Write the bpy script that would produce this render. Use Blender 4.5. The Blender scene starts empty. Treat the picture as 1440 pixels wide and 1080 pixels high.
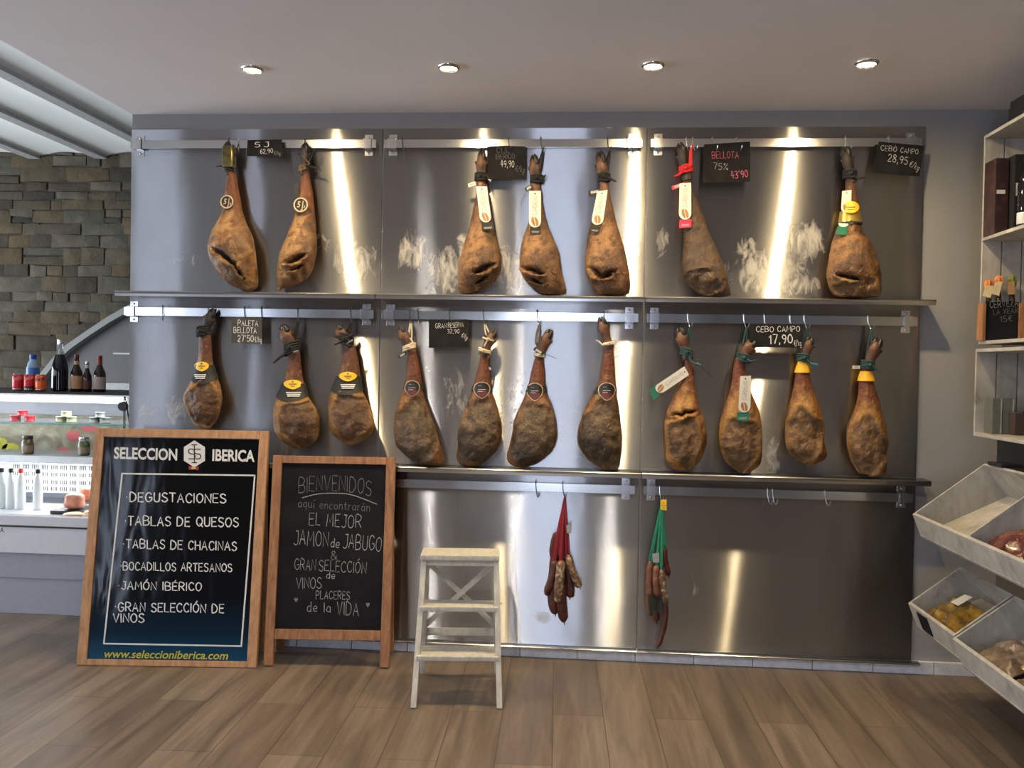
import bpy, bmesh, math, random
from mathutils import Vector, Matrix, noise
random.seed(7)
V = Vector
S = bpy.context.scene
COL = S.collection

# ------------------------------------------------------------------ camera
F_PX = 1245.04
CAM = V((2.1758, -4.079, 1.337))
_yaw, _pitch, _roll = .0812, .0181, .0179
_f = V((-math.sin(_yaw)*math.cos(_pitch), math.cos(_yaw)*math.cos(_pitch), -math.sin(_pitch)))
_r = V((math.cos(_yaw), math.sin(_yaw), 0)); _u = _r.cross(_f)
R_ = math.cos(_roll)*_r + math.sin(_roll)*_u
U_ = -math.sin(_roll)*_r + math.cos(_roll)*_u
cd = bpy.data.cameras.new('camera'); cam = bpy.data.objects.new('camera', cd); COL.objects.link(cam)
cd.sensor_width = 36; cd.lens = F_PX*36/1440; cd.clip_start = .05
cam.matrix_world = Matrix(((R_.x, U_.x, -_f.x, CAM.x), (R_.y, U_.y, -_f.y, CAM.y), (R_.z, U_.z, -_f.z, CAM.z), (0, 0, 0, 1)))
S.camera = cam

# ------------------------------------------------------------------ world, exposure, lights
S.view_settings.view_transform = 'Standard'; S.view_settings.look = 'None'
S.view_settings.exposure = -0.62; S.view_settings.gamma = 1.0
try: S.view_settings.use_curve_mapping = False
except Exception: pass
wd = bpy.data.worlds.new('world'); S.world = wd; wd.use_nodes = True
wd.node_tree.nodes['Background'].inputs[0].default_value = (.55, .66, .9, 1)
wd.node_tree.nodes['Background'].inputs[1].default_value = .1

def area(name, loc, rot, sx, sy, power, col):
    l = bpy.data.lights.new(name, 'AREA'); l.shape = 'RECTANGLE'; l.size = sx; l.size_y = sy
    l.energy = power; l.color = col
    o = bpy.data.objects.new(name, l); COL.objects.link(o); o.location = loc; o.rotation_euler = rot
    return o
FY = -8.0        # street front of the shop, glazed, behind the camera
DAY = (.68, .78, 1.0)
# daylight through the glazed door and the shop windows, then two added fills from the left
area('daylight_glass_door', (1.73, FY-.12, 1.2), (math.pi/2, 0, 0), .9, 2.2, 112, DAY)
area('daylight_shop_window', (-3.9, FY-.12, 1.5), (math.pi/2, 0, 0), .8, 2.0, 55, DAY)
area('daylight_narrow_window', (-2.5, FY-.12, 1.5), (math.pi/2, 0, 0), .4, 2.0, 24, DAY)
area('added_fill_side', (-5.06, -4.6, 1.3), (0, -math.pi/2, 0), 1.6, 3.6, 140, (.86, .90, 1.0))  # unseen light added at the left wall as general room fill
area('added_fill_vault', (-5.06, .1, 1.0), (0, -math.pi/2, 0), 1.7, 3.4, 480, (.86, .92, 1.0))  # unseen light added low on the left to brighten vault and stone wall

# ------------------------------------------------------------------ helpers
def ray(u, v): return _f + R_*((u-720)/F_PX) + U_*((540-v)/F_PX)
def at(u, v, Y): d = ray(u, v); return CAM + d*((Y-CAM.y)/d.y)
def atz(u, v, Z): d = ray(u, v); return CAM + d*((Z-CAM.z)/d.z)
def hit(u, v, O, N): d = ray(u, v); return CAM + d*((O-CAM).dot(N)/d.dot(N))

MX = {}
def thing(name, label, cat, loc=(0, 0, 0), rotz=0, group=None):
    o = bpy.data.objects.new(name, None); COL.objects.link(o)
    o.location = loc; o.rotation_euler = (0, 0, rotz); o.empty_display_size = .05
    o['label'] = label; o['category'] = cat
    if group: o['group'] = group
    MX[o.name] = Matrix.Translation(V(loc)) @ Matrix.Rotation(rotz, 4, 'Z')
    return o
def rootmx(o):
    while o is not None:
        if o.name in MX: return MX[o.name]
        o = o.parent
    return Matrix.Identity(4)
def tag(o, label, cat, group=None):
    o['label'] = label; o['category'] = cat
    if group: o['group'] = group
    return o

class MB:
    def __init__(s): s.v = []; s.f = []; s.wn = False
    def add(s, vs, fs):
        n = len(s.v); s.v += [V(p) for p in vs]; s.f += [tuple(i+n for i in f) for f in fs]; return s
    def box(s, lo, hi, bev=0, M=None):
        s.wn = s.wn or bev > 0
        lo = V(lo); hi = V(hi); b = bmesh.new()
        bmesh.ops.create_cube(b, size=1)
        c = (lo+hi)/2; d = hi-lo
        for q in b.verts: q.co = V((q.co.x*d.x, q.co.y*d.y, q.co.z*d.z)) + c
        if bev: bmesh.ops.bevel(b, geom=list(b.edges), offset=bev, segments=2, affect='EDGES', profile=.5)
        b.verts.index_update()
        s.add([(M @ q.co if M else q.co.copy()) for q in b.verts], [[q.index for q in f.verts] for f in b.faces]); b.free(); return s
    def bar(s, a, b, w, t, n=None, bev=0):
        """rectangular bar from a to b; w across, t along n"""
        a = V(a); b = V(b); x = (b-a); L = x.length; x.normalize()
        n = V(n) if n else V((0, -1, 0)); n = (n - x*n.dot(x)).normalized(); y = n.cross(x)
        M = Matrix(((x.x, y.x, n.x, a.x), (x.y, y.y, n.y, a.y), (x.z, y.z, n.z, a.z), (0, 0, 0, 1)))
        return s.box((0, -w/2, -t/2), (L, w/2, t/2), bev, M)
    def tube(s, pts, r, n=8, cap=True):
        pts = [V(p) for p in pts]; rs = r if isinstance(r, (list, tuple)) else [r]*len(pts)
        rings = []; up = None
        for i, p in enumerate(pts):
            t = (pts[min(i+1, len(pts)-1)]-pts[max(i-1, 0)])
            t = t.normalized() if t.length > 1e-9 else V((0, 0, 1))
            if up is None:
                up = V((0, 1, 0)) if abs(t.y) < .9 else V((1, 0, 0))
            a = up - t*up.dot(t)
            a = a.normalized() if a.length > 1e-6 else t.orthogonal().normalized()
            up = a; b = t.cross(a)
            rings.append([p + (a*math.cos(k*2*math.pi/n)+b*math.sin(k*2*math.pi/n))*rs[i] for k in range(n)])
        return s.loft(rings, cap)
    def loft(s, rings, cap=True):
        n = len(rings[0]); vs = [p for r in rings for p in r]; fs = []
        for i in range(len(rings)-1):
            for k in range(n):
                k2 = (k+1) % n
                fs.append((i*n+k, i*n+k2, (i+1)*n+k2, (i+1)*n+k))
        if cap:
            fs.append(tuple(range(n-1, -1, -1))); fs.append(tuple((len(rings)-1)*n+k for k in range(n)))
        return s.add(vs, fs)
    def lathe(s, prof, c, n=24, axis=None, cap=True):
        c = V(c); ax = V(axis).normalized() if axis else V((0, 0, 1))
        a = ax.orthogonal().normalized(); b = ax.cross(a)
        return s.loft([[c+ax*z+(a*math.cos(k*2*math.pi/n)+b*math.sin(k*2*math.pi/n))*max(r, 1e-5) for k in range(n)] for r, z in prof], cap)
    def prism(s, poly, n, t):
        """closed polygon of world points, thickened by t along n"""
        n = V(n).normalized(); k = len(poly); p = [V(q) for q in poly]
        q = [a+n*t for a in p]
        nn = sum(((p[i]-p[0]).cross(p[(i+1) % k]-p[0]) for i in range(1, k-1)), V())
        fs = [tuple(range(k)), tuple(range(2*k-1, k-1, -1))] + [(i, i+k, (i+1) % k+k, (i+1) % k) for i in range(k)]
        if nn.dot(n) > 0: fs = [tuple(reversed(f)) for f in fs]
        return s.add(p+q, fs)
    def build(s, name, mat, parent=None, smooth=True, attr=None, ang=40):
        me = bpy.data.meshes.new(name)
        vs = s.v
        if parent is not None:
            Mi = rootmx(parent).inverted(); vs = [Mi @ p for p in vs]
        me.from_pydata([tuple(p) for p in vs], [], s.f); me.update()
        b = bmesh.new(); b.from_mesh(me); bmesh.ops.recalc_face_normals(b, faces=b.faces); b.to_mesh(me); b.free()
        if smooth:
            me.polygons.foreach_set('use_smooth', [True]*len(me.polygons)); me.set_sharp_from_angle(angle=math.radians(ang))
        if attr:
            for an, data in attr.items():
                A = me.color_attributes.new(an, 'FLOAT_COLOR', 'POINT')
                A.data.foreach_set('color', [x for c in data for x in c])
        o = bpy.data.objects.new(name, me); COL.objects.link(o)
        if mat: me.materials.append(mat)
        if parent is not None: o.parent = parent
        if s.wn and smooth:
            w = o.modifiers.new('weighted normals', 'WEIGHTED_NORMAL'); w.weight = 100; w.keep_sharp = True
        return o
def struct(name, mb, mat, smooth=False):
    o = mb.build(name, mat, None, smooth); o['kind'] = 'structure'; return o

# ------------------------------------------------------------------ materials
class NT:
    def __init__(s, name):
        s.m = bpy.data.materials.new(name); s.m.use_nodes = True; s.t = s.m.node_tree
        s.b = s.t.nodes['Principled BSDF']; s.out = s.t.nodes['Material Output']
    def n(s, typ, **kw):
        o = s.t.nodes.new(typ)
        for k, x in kw.items():
            if k in o.inputs: s.set(o.inputs[k], x)
            else: setattr(o, k, x)
        return o
    def set(s, inp, x):
        if isinstance(x, bpy.types.NodeSocket): s.t.links.new(x, inp)
        elif isinstance(x, (tuple, list)) and len(x) == 3 and inp.type == 'RGBA': inp.default_value = (*x, 1)
        else: inp.default_value = x
    def P(s, **kw):
        for k, x in kw.items(): s.set(s.b.inputs[k.replace('_', ' ')], x)
        return s
    def coord(s, scale=(1, 1, 1), loc=(0, 0, 0), rot=(0, 0, 0)):
        t = s.n('ShaderNodeTexCoord'); m = s.n('ShaderNodeMapping')
        s.t.links.new(t.outputs['Object'], m.inputs[0])
        m.inputs['Scale'].default_value = scale; m.inputs['Location'].default_value = loc; m.inputs['Rotation'].default_value = rot
        return m.outputs[0]
    def noise(s, scale, detail=4, co=None, rough=.55, dist=0):
        o = s.n('ShaderNodeTexNoise'); o.inputs['Scale'].default_value = scale; o.inputs['Detail'].default_value = detail
        o.inputs['Roughness'].default_value = rough; o.inputs['Distortion'].default_value = dist
        s.t.links.new(co if co is not None else s.coord(), o.inputs['Vector']); return o.outputs['Fac']
    def ramp(s, fac, stops):
        o = s.n('ShaderNodeValToRGB'); s.set(o.inputs[0], fac); e = o.color_ramp.elements
        while len(e) < len(stops): e.new(.5)
        for q, (p, c) in zip(e, stops):
            q.position = p; q.color = (*c, 1) if len(c) == 3 else c
        return o.outputs[0]
    def mix(s, fac, a, b, blend='MIX'):
        o = s.n('ShaderNodeMix'); o.data_type = 'RGBA'; o.blend_type = blend
        s.set(o.inputs[0], fac); s.set(o.inputs[6], a); s.set(o.inputs[7], b); return o.outputs[2]
    def math(s, op, a, b=0.0, clamp=False):
        o = s.n('ShaderNodeMath'); o.operation = op; o.use_clamp = clamp
        s.set(o.inputs[0], a); s.set(o.inputs[1], b); return o.outputs[0]
    def bump(s, h, strength=.3, dist=.01):
        o = s.n('ShaderNodeBump'); o.inputs['Strength'].default_value = strength; o.inputs['Distance'].default_value = dist
        s.t.links.new(h, o.inputs['Height']); s.t.links.new(o.outputs[0], s.b.inputs['Normal'])
def g(c): return (c, c, c)
def lin(r, gg, b):
    return tuple(((x/255)/12.92 if x/255 < .04045 else ((x/255+.055)/1.055)**2.4) for x in (r, gg, b))
_pc = {}
def plain(name, col, rough=.5, metal=0, var=.12, scale=30, **kw):
    """simple procedural surface: base colour broken up by fine noise"""
    if name in _pc: return _pc[name]
    m = NT(name); nz = m.noise(scale, 3)
    c2 = tuple(x*(1-var) for x in col); c3 = tuple(min(1, x*(1+var)) for x in col)
    m.P(Base_Color=m.ramp(nz, [(.3, c2), (.7, c3)]), Roughness=rough, Metallic=metal)
    for k, x in kw.items(): m.set(m.b.inputs[k.replace('_', ' ')], x)
    _pc[name] = m.m; return m.m
def emit(name, col, st):
    m = NT(name); m.P(Base_Color=col, Emission_Color=col, Emission_Strength=st); return m.m

# plaster
def plaster(name, col, bump=.08):
    m = NT(name); n1 = m.noise(2.2, 5); n2 = m.noise(60, 3)
    m.P(Base_Color=m.ramp(n1, [(.3, tuple(x*.93 for x in col)), (.7, col)]), Roughness=.8)
    m.bump(n2, bump, .004); return m.m
M_wall = plaster('wall paint', (.30, .295, .29))
M_ceil = plaster('ceiling paint', (.70, .675, .685))
M_vault = plaster('vault plaster', (.80, .84, .82))
M_side = plaster('side wall paint', (.17, .16, .155))
M_dark = plaster('dark plaster', (.20, .20, .20))

# floor: wood look porcelain planks laid in depth
m = NT('plank floor'); co = m.coord(rot=(0, 0, math.radians(90-1.7)), loc=(.02, .281, 0))
br = m.n('ShaderNodeTexBrick'); br.offset = .37; br.offset_frequency = 2
m.t.links.new(co, br.inputs['Vector'])
for k, x in (('Scale', 1), ('Mortar Size', .0016), ('Mortar Smooth', .1), ('Bias', 0), ('Brick Width', 1.2), ('Row Height', .195)): br.inputs[k].default_value = x
br.inputs['Color1'].default_value = (0, 0, 0, 1); br.inputs['Color2'].default_value = (1, 1, 1, 1); br.inputs['Mortar'].default_value = (.5, .5, .5, 1)
gr = m.noise(1, 6, m.coord(scale=(16, 1.3, 1)), .6, .8); g2 = m.noise(1, 4, m.coord(scale=(60, 3, 1)), .6)
base = m.ramp(gr, [(.28, lin(84, 72, 62)), (.5, lin(110, 96, 83)), (.75, lin(132, 117, 103))])
base = m.mix(.22, base, br.outputs['Color'], 'SOFT_LIGHT'); base = m.mix(.25, base, m.ramp(g2, [(.3, g(.25)), (.7, g(.75))]), 'OVERLAY')
base = m.mix(br.outputs['Fac'], base, lin(70, 58, 48))
m.P(Base_Color=base, Roughness=m.ramp(gr, [(.2, g(.34)), (.8, g(.48))])); m.bump(m.math('MULTIPLY', br.outputs['Fac'], -1), .4, .002)
M_floor = m.m

# brushed stainless steel; smears = list of (x, z, rx, rz, amount) in the object's own metres
def steel(name, base=.56, rough=.25, aniso=.89, smears=(), warp=1.0, seed=0):
    m = NT(name)
    grain = m.noise(1, 3, m.coord(scale=(3, 3, 420), loc=(seed, 0, seed)))
    big = m.noise(1.6, 2, m.coord(scale=(1.6, 1, .55), loc=(seed*3.1, 0, seed)))
    cloud = m.noise(5, 5, m.coord(loc=(seed, seed, 0)))
    tg = m.n('ShaderNodeTangent'); tg.direction_type = 'RADIAL'; tg.axis = 'Z'
    rg = m.math('ADD', m.math('MULTIPLY', grain, .05), m.math('MULTIPLY', cloud, .05))
    rg = m.math('ADD', rg, rough-.05)
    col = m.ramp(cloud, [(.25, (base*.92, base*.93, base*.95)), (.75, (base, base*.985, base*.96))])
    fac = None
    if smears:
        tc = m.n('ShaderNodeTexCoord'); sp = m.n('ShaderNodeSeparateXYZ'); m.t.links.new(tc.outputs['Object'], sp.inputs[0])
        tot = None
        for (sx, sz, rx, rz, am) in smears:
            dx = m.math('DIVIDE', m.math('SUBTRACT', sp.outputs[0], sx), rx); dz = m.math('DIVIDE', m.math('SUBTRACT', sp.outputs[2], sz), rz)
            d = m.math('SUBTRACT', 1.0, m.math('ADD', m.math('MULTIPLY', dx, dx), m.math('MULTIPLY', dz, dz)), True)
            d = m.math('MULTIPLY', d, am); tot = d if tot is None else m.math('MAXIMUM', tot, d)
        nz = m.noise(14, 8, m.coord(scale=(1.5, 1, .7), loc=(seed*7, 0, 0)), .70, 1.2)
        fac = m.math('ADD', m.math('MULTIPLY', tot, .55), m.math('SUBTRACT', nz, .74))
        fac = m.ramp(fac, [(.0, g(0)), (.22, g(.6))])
    h = m.math('ADD', m.math('MULTIPLY', big, 1.0), m.math('MULTIPLY', grain, .0005))
    m.bump(h, .06*warp, .05); nrm = m.b.inputs['Normal'].links[0].from_socket
    sh = []
    for r_, a_ in ((rough, aniso), (rough*1.5, aniso*.77)):
        q = m.n('ShaderNodeBsdfAnisotropic'); q.distribution = 'GGX'
        m.set(q.inputs['Color'], col); m.set(q.inputs['Roughness'], m.math('ADD', rg, r_-rough)); q.inputs['Anisotropy'].default_value = a_; q.inputs['Rotation'].default_value = 0
        m.t.links.new(tg.outputs[0], q.inputs['Tangent']); m.t.links.new(nrm, q.inputs['Normal']); sh.append(q.outputs[0])
    mx = m.n('ShaderNodeMixShader'); mx.inputs[0].default_value = .22
    m.t.links.new(sh[0], mx.inputs[1]); m.t.links.new(sh[1], mx.inputs[2]); last = mx.outputs[0]
    if fac is not None:
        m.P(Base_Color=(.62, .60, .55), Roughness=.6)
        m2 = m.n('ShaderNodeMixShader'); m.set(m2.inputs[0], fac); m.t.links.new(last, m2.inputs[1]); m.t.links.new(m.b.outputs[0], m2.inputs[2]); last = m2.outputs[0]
    m.t.links.new(last, m.out.inputs[0])
    return m.m
m = NT('polished rail steel'); nz = m.noise(3, 2)
m.P(Base_Color=(.62, .62, .61), Metallic=1.0, Roughness=m.ramp(nz, [(.3, g(.12)), (.7, g(.22))])); m.bump(nz, .10, .01); M_rail = m.m
M_chrome = plain('bright steel', (.7, .7, .7), .18, 1)
M_hook = plain('dark hook steel', (.16, .15, .15), .3, 1)
M_hook2 = plain('bright hook steel', (.62, .62, .6), .25, 1)

def wood(name, a, b, sc=(1, 1, 12), rough=.5):
    m = NT(name); nz = m.noise(6, 5, m.coord(scale=sc), .6, .6); f = m.noise(40, 3)
    m.P(Base_Color=m.mix(.2, m.ramp(nz, [(.3, a), (.7, b)]), m.ramp(f, [(.3, g(.3)), (.7, g(.7))]), 'OVERLAY'), Roughness=rough); m.bump(nz, .15, .003); return m.m
M_oak = wood('poster frame wood', lin(150, 108, 72), lin(190, 146, 104), (10, 10, 1.2))
M_oak2 = wood('chalkboard frame wood', lin(118, 78, 46), lin(168, 118, 76), (10, 10, 1.2))
M_white = wood('white painted wood', lin(176, 171, 158), lin(204, 200, 188), (8, 8, 1.5), .45)
m = NT('whitewashed crate wood'); nz = m.noise(7, 5, m.coord(scale=(1, 1, 1)), .65, .9); st = m.noise(1, 4, m.coord(scale=(30, 30, 2)))
m.P(Base_Color=m.mix(.35, m.ramp(nz, [(.22, lin(76, 72, 64)), (.40, lin(146, 142, 134)), (.7, lin(170, 166, 158))]), m.ramp(st, [(.3, g(.35)), (.7, g(.65))]), 'OVERLAY'), Roughness=.6); m.bump(st, .2, .003)
M_crate = m.m
m = NT('chalkboard slate'); nz = m.noise(5, 5, m.coord(scale=(1, 1, 1)), .6)
m.P(Base_Color=m.ramp(nz, [(.35, (.006, .0062, .008)), (.75, (.016, .016, .019))]), Roughness=.8, **{'Specular IOR Level': .15}); M_slate = m.m
m = NT('price slate'); nz = m.noise(18, 5)
m.P(Base_Color=m.ramp(nz, [(.35, (.008, .008, .009)), (.75, (.018, .018, .018))]), Roughness=.8, **{'Specular IOR Level': .15}); M_card = m.m
def chalk(name, col):
    m = NT(name); nz = m.noise(260, 2); m.P(Base_Color=m.ramp(nz, [(.3, tuple(x*.55 for x in col)), (.6, col)]), Roughness=.9); return m.m
M_chalk = chalk('white chalk', (.72, .72, .70)); M_chalkd = chalk('faint chalk', (.17, .17, .17)); M_pink = chalk('pink chalk', (.62, .14, .24))
M_chalkm = chalk('grey chalk', (.36, .36, .35))
M_black = plain('black plastic', (.012, .012, .013), .4)
M_blackm = plain('matt black cord', (.010, .010, .011), .8)
M_teal = plain('dark teal cord', (.012, .05, .05), .7)
M_rope = plain('cream cotton rope', (.62, .54, .38), .85)
M_brownrope = plain('brown twine', (.13, .085, .05), .9)
M_red = plain('red ribbon', (.50, .012, .02), .6); M_redstring = plain('dark red string', (.24, .007, .014), .6)
M_pinkred = plain('crimson card', (.50, .02, .07), .5)
M_tagw = plain('white card', (.60, .585, .54), .5, var=.03)
M_green = plain('green card', (.015, .16, .09), .5)
M_darkcard = plain('dark card', (.009, .010, .009), .65)
M_yellow = plain('yellow label', (.78, .50, .02), .45)
M_gold = plain('gold foil', (.62, .42, .10), .3, .8)
M_amber = plain('amber wrap', (.80, .42, .02), .4)
M_olive = plain('olive foil seal', (.11, .095, .035), .3, .6, .4, 40)
M_bean = plain('brown print', (.30, .15, .05), .6)
M_ink = plain('dark ink', (.02, .018, .015), .7)
M_tan = plain('tan print', (.48, .38, .24), .5)
M_wprint = plain('white print', (.7, .7, .7), .6, var=.03)
M_rprint = plain('dark red print', (.10, .012, .015), .5)

# ------------------------------------------------------------------ lettering
def text2d(s, bold=0.0, shear=0.0):
    cu = bpy.data.curves.new('lettering', 'FONT'); cu.body = s; cu.size = 1; cu.offset = bold; cu.shear = shear; cu.resolution_u = 3
    o = bpy.data.objects.new('lettering', cu); COL.objects.link(o)
    bpy.context.view_layer.update()
    dg = bpy.context.evaluated_depsgraph_get(); me = bpy.data.meshes.new_from_object(o.evaluated_get(dg))
    vs = [V((p.co.x, p.co.y)) for p in me.vertices]; fs = [tuple(p.vertices) for p in me.polygons]
    bpy.data.objects.remove(o); bpy.data.meshes.remove(me); bpy.data.curves.remove(cu); return vs, fs
GL = {}
def _g(ch, w, *strokes): GL[ch] = (w, [[tuple(float(q) for q in p.split(',')) for p in st.split()] for st in strokes])
_g('A', 4, '0,0 1.9,6 3.9,0', '.8,2.1 3.2,2.1'); _g('B', 3.8, '0,0 0,6 2.4,5.9 3.4,5 3,3.7 2,3.2 0,3.1', '2,3.2 3.5,2.6 3.8,1.4 3,.3 1.8,0 0,0')
_g('C', 3.6, '3.5,5 2.8,5.8 1.7,6 .6,5.1 0,3.2 .4,1.2 1.5,.1 2.8,.2 3.6,1.1'); _g('D', 3.9, '0,0 0,6 1.8,5.8 3.2,4.8 3.8,3.1 3.3,1.2 1.9,.1 0,0')
_g('E', 3.2, '3.2,6 0,6 0,0 3.2,0', '0,3.1 2.6,3.2'); _g('F', 3.2, '3.2,6 0,6 0,0', '0,3.1 2.6,3.2')
_g('G', 4, '3.6,5 2.8,5.8 1.7,6 .6,5.1 0,3.2 .4,1.2 1.6,0 3,.2 3.8,1.3 3.8,2.7 2.3,2.7'); _g('H', 3.6, '0,0 0,6', '3.6,0 3.6,6', '0,3 3.6,3')
_g('I', .3, '.1,0 .1,6'); _g('J', 3, '2.9,6 2.9,1.4 2.2,.3 1.2,0 .2,.8', '1.4,6 3.4,6'); _g('K', 3.4, '0,0 0,6', '3.3,6 .1,2.9 3.4,0')
_g('L', 3, '0,6 0,0 3,0'); _g('M', 4.4, '0,0 .4,6 2.2,2 4,6 4.4,0'); _g('N', 3.6, '0,0 0,6 3.6,0 3.6,6')
_g('O', 4, '2,6 .7,5.2 0,3.2 .5,1 1.9,0 3.3,.8 4,2.9 3.5,5.1 2,6'); _g('P', 3.5, '0,0 0,6 2.2,6 3.4,5.1 3.3,3.7 2.1,2.9 0,2.9')
_g('Q', 4, '2,6 .7,5.2 0,3.2 .5,1 1.9,0 3.3,.8 4,2.9 3.5,5.1 2,6', '2.4,1.4 4.2,-.6'); _g('R', 3.6, '0,0 0,6 2.2,6 3.4,5.1 3.3,3.8 2.1,3 0,2.9', '1.4,3 3.6,0')
_g('S', 3.4, '3.2,5.2 2.3,5.9 1.1,5.9 .2,5 .5,3.8 1.8,3.1 3,2.4 3.4,1.3 2.6,.2 1.2,0 0,.8'); _g('T', 3.6, '0,6 3.6,6', '1.8,6 1.8,0')
_g('U', 3.6, '0,6 .1,1.6 .9,.2 2.2,0 3.3,1 3.6,6'); _g('V', 3.8, '0,6 1.9,0 3.8,6'); _g('W', 5, '0,6 1.2,0 2.5,4 3.8,0 5,6'); _g('X', 3.6, '0,0 3.6,6', '0,6 3.6,0')
_g('Y', 3.6, '0,6 1.8,3 3.6,6', '1.8,3 1.8,0'); _g('Z', 3.6, '0,6 3.6,6 0,0 3.6,0')
_g('Á', 4, '0,0 1.9,6 3.9,0', '.8,2.1 3.2,2.1', '1.7,6.8 2.8,7.8'); _g('Ó', 4, '2,6 .7,5.2 0,3.2 .5,1 1.9,0 3.3,.8 4,2.9 3.5,5.1 2,6', '1.7,6.7 2.8,7.7')
_g('É', 3.2, '3.2,6 0,6 0,0 3.2,0', '0,3.1 2.6,3.2', '1.3,6.8 2.3,7.8')
_g('a', 2.8, '2.6,3.3 1.4,3.8 .3,2.8 .1,1.2 1,.1 2.2,.6 2.6,1.8 2.6,3.8 2.6,.6 3,0'); _g('q', 2.8, '2.6,3.4 1.4,3.8 .3,2.8 .1,1.3 1,.2 2.2,.7 2.6,1.8', '2.6,3.8 2.6,-2'); _g('u', 2.8, '.2,3.8 .2,1 1,.1 2,.4 2.7,1.4', '2.7,3.8 2.7,0')
_g('í', 1, '.5,3.6 .5,0', '.4,4.9 1.3,6'); _g('e', 2.8, '.2,1.9 2.6,2.1 2.3,3.4 1.3,3.8 .3,2.8 .1,1.2 1,.1 2.6,.5'); _g('n', 2.7, '.2,3.8 .2,0', '.2,2.6 1.2,3.7 2.3,3.3 2.6,2 2.6,0'); _g('c', 2.5, '2.4,3.2 1.4,3.8 .3,2.9 .1,1.3 1,.1 2.4,.5')
_g('o', 2.8, '1.4,3.8 .3,2.9 .1,1.3 1.3,0 2.5,1 2.7,2.6 1.4,3.8'); _g('t', 2.2, '1,5.6 1,.8 1.4,.1 2.1,.2', '.1,3.9 2.1,3.9'); _g('r', 2.1, '.2,3.8 .2,0', '.2,2.4 1,3.6 2,3.7'); _g('á', 2.8, '2.6,3.3 1.4,3.8 .3,2.8 .1,1.2 1,.1 2.2,.6 2.6,1.8 2.6,3.8 2.6,.6 3,0', '1.2,4.9 2,6')
_g('d', 2.8, '2.6,3.3 1.4,3.8 .3,2.8 .1,1.2 1,.1 2.2,.6 2.6,1.8', '2.6,6.2 2.6,0'); _g('l', .8, '.4,6.2 .4,0'); _g('g', 2.8, '2.6,3.4 1.4,3.8 .3,2.8 .1,1.3 1,.2 2.2,.7 2.6,1.8', '2.6,3.8 2.6,-1 1.6,-2 .3,-1.4'); _g('k', 2.6, '.2,6 .2,0', '2.4,3.8 .3,1.8 2.6,0')
_g('v', 2.6, '0,3.8 1.3,0 2.6,3.8')
_g('0', 3.4, '1.7,6 .5,5 0,3 .5,1 1.7,0 2.9,1 3.4,3 2.9,5 1.7,6'); _g('1', 1.6, '0,4.6 1.4,6 1.4,0'); _g('2', 3.3, '.1,4.8 .9,5.9 2.3,5.9 3.1,4.8 2.7,3.4 0,0 3.3,0'); _g('3', 3.2, '.2,5.5 1.4,6 2.8,5.4 2.8,4 1.3,3.2 2.9,2.5 3.2,1.2 2,.1 .1,.4')
_g('4', 3.4, '2.5,0 2.5,6', '1.4,6 .1,2.2 3.4,2.2'); _g('5', 3.2, '3,6 .5,6 .3,3.4 1.8,3.7 3.1,2.7 3,1 1.7,0 .1,.5'); _g('6', 3.2, '2.7,5.9 1,4.6 .1,2.4 .5,.6 1.7,0 3,.8 3.1,2.3 2,3.2 .4,2.2'); _g('7', 3.2, '0,6 3.2,6 1.4,0')
_g('8', 3.2, '1.6,3.2 .4,4.3 .6,5.6 1.7,6 2.8,5.4 2.7,4.2 1.6,3.2 .2,2 .2,.8 1.5,0 2.9,.6 3.1,1.9 1.6,3.2'); _g('9', 3.2, '3,4 2,3 .6,3.4 .2,4.7 1.1,5.9 2.5,5.7 3.1,4.2 2.8,2 1.8,0')
_g(',', .8, '.6,.5 .2,-1'); _g('.', .8, '.3,.1 .4,.4'); _g("'", .8, '.5,6.2 .3,4.8'); _g('%', 4.2, '3.9,6 .3,0', '.9,6 .1,5.2 .9,4.3 1.6,5.2 .9,6', '3.4,1.7 2.6,.9 3.4,0 4.1,.9 3.4,1.7'); _g('/', 2.4, '0,-.6 2.4,6.4'); _g('€', 3.4, '3.3,5.4 2.2,6 1,5 .6,3 1,1 2.2,0 3.3,.6', '0,3.6 2.6,3.6', '0,2.5 2.4,2.5')
_g('&', 3.8, '3.8,0 .9,4.4 1.2,5.8 2.2,5.8 2.5,4.6 .4,2.4 .3,.8 1.4,0 2.8,.6 3.8,2.6'); _g('·', 1, '.3,2.8 .5,3.2 .7,2.8 .3,2.8'); _g('-', 2, '0,3 2,3'); _g(' ', 1.8)
def smooth_line(p, k=3):
    if len(p) < 3: return p
    out = []
    for i in range(len(p)-1):
        p0, p1, p2, p3 = p[max(i-1, 0)], p[i], p[i+1], p[min(i+2, len(p)-1)]
        for j in range(k):
            t = j/k
            out.append(tuple(.5*((2*p1[a])+(-p0[a]+p2[a])*t+(2*p0[a]-5*p1[a]+4*p2[a]-p3[a])*t*t+(-p0[a]+3*p1[a]-3*p2[a]+p3[a])*t**3) for a in (0, 1)))
    out.append(p[-1]); return out
CURVY = set('BCDGJOPQRSUaquíencotráódlg0235689€&gÓ%')
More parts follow.
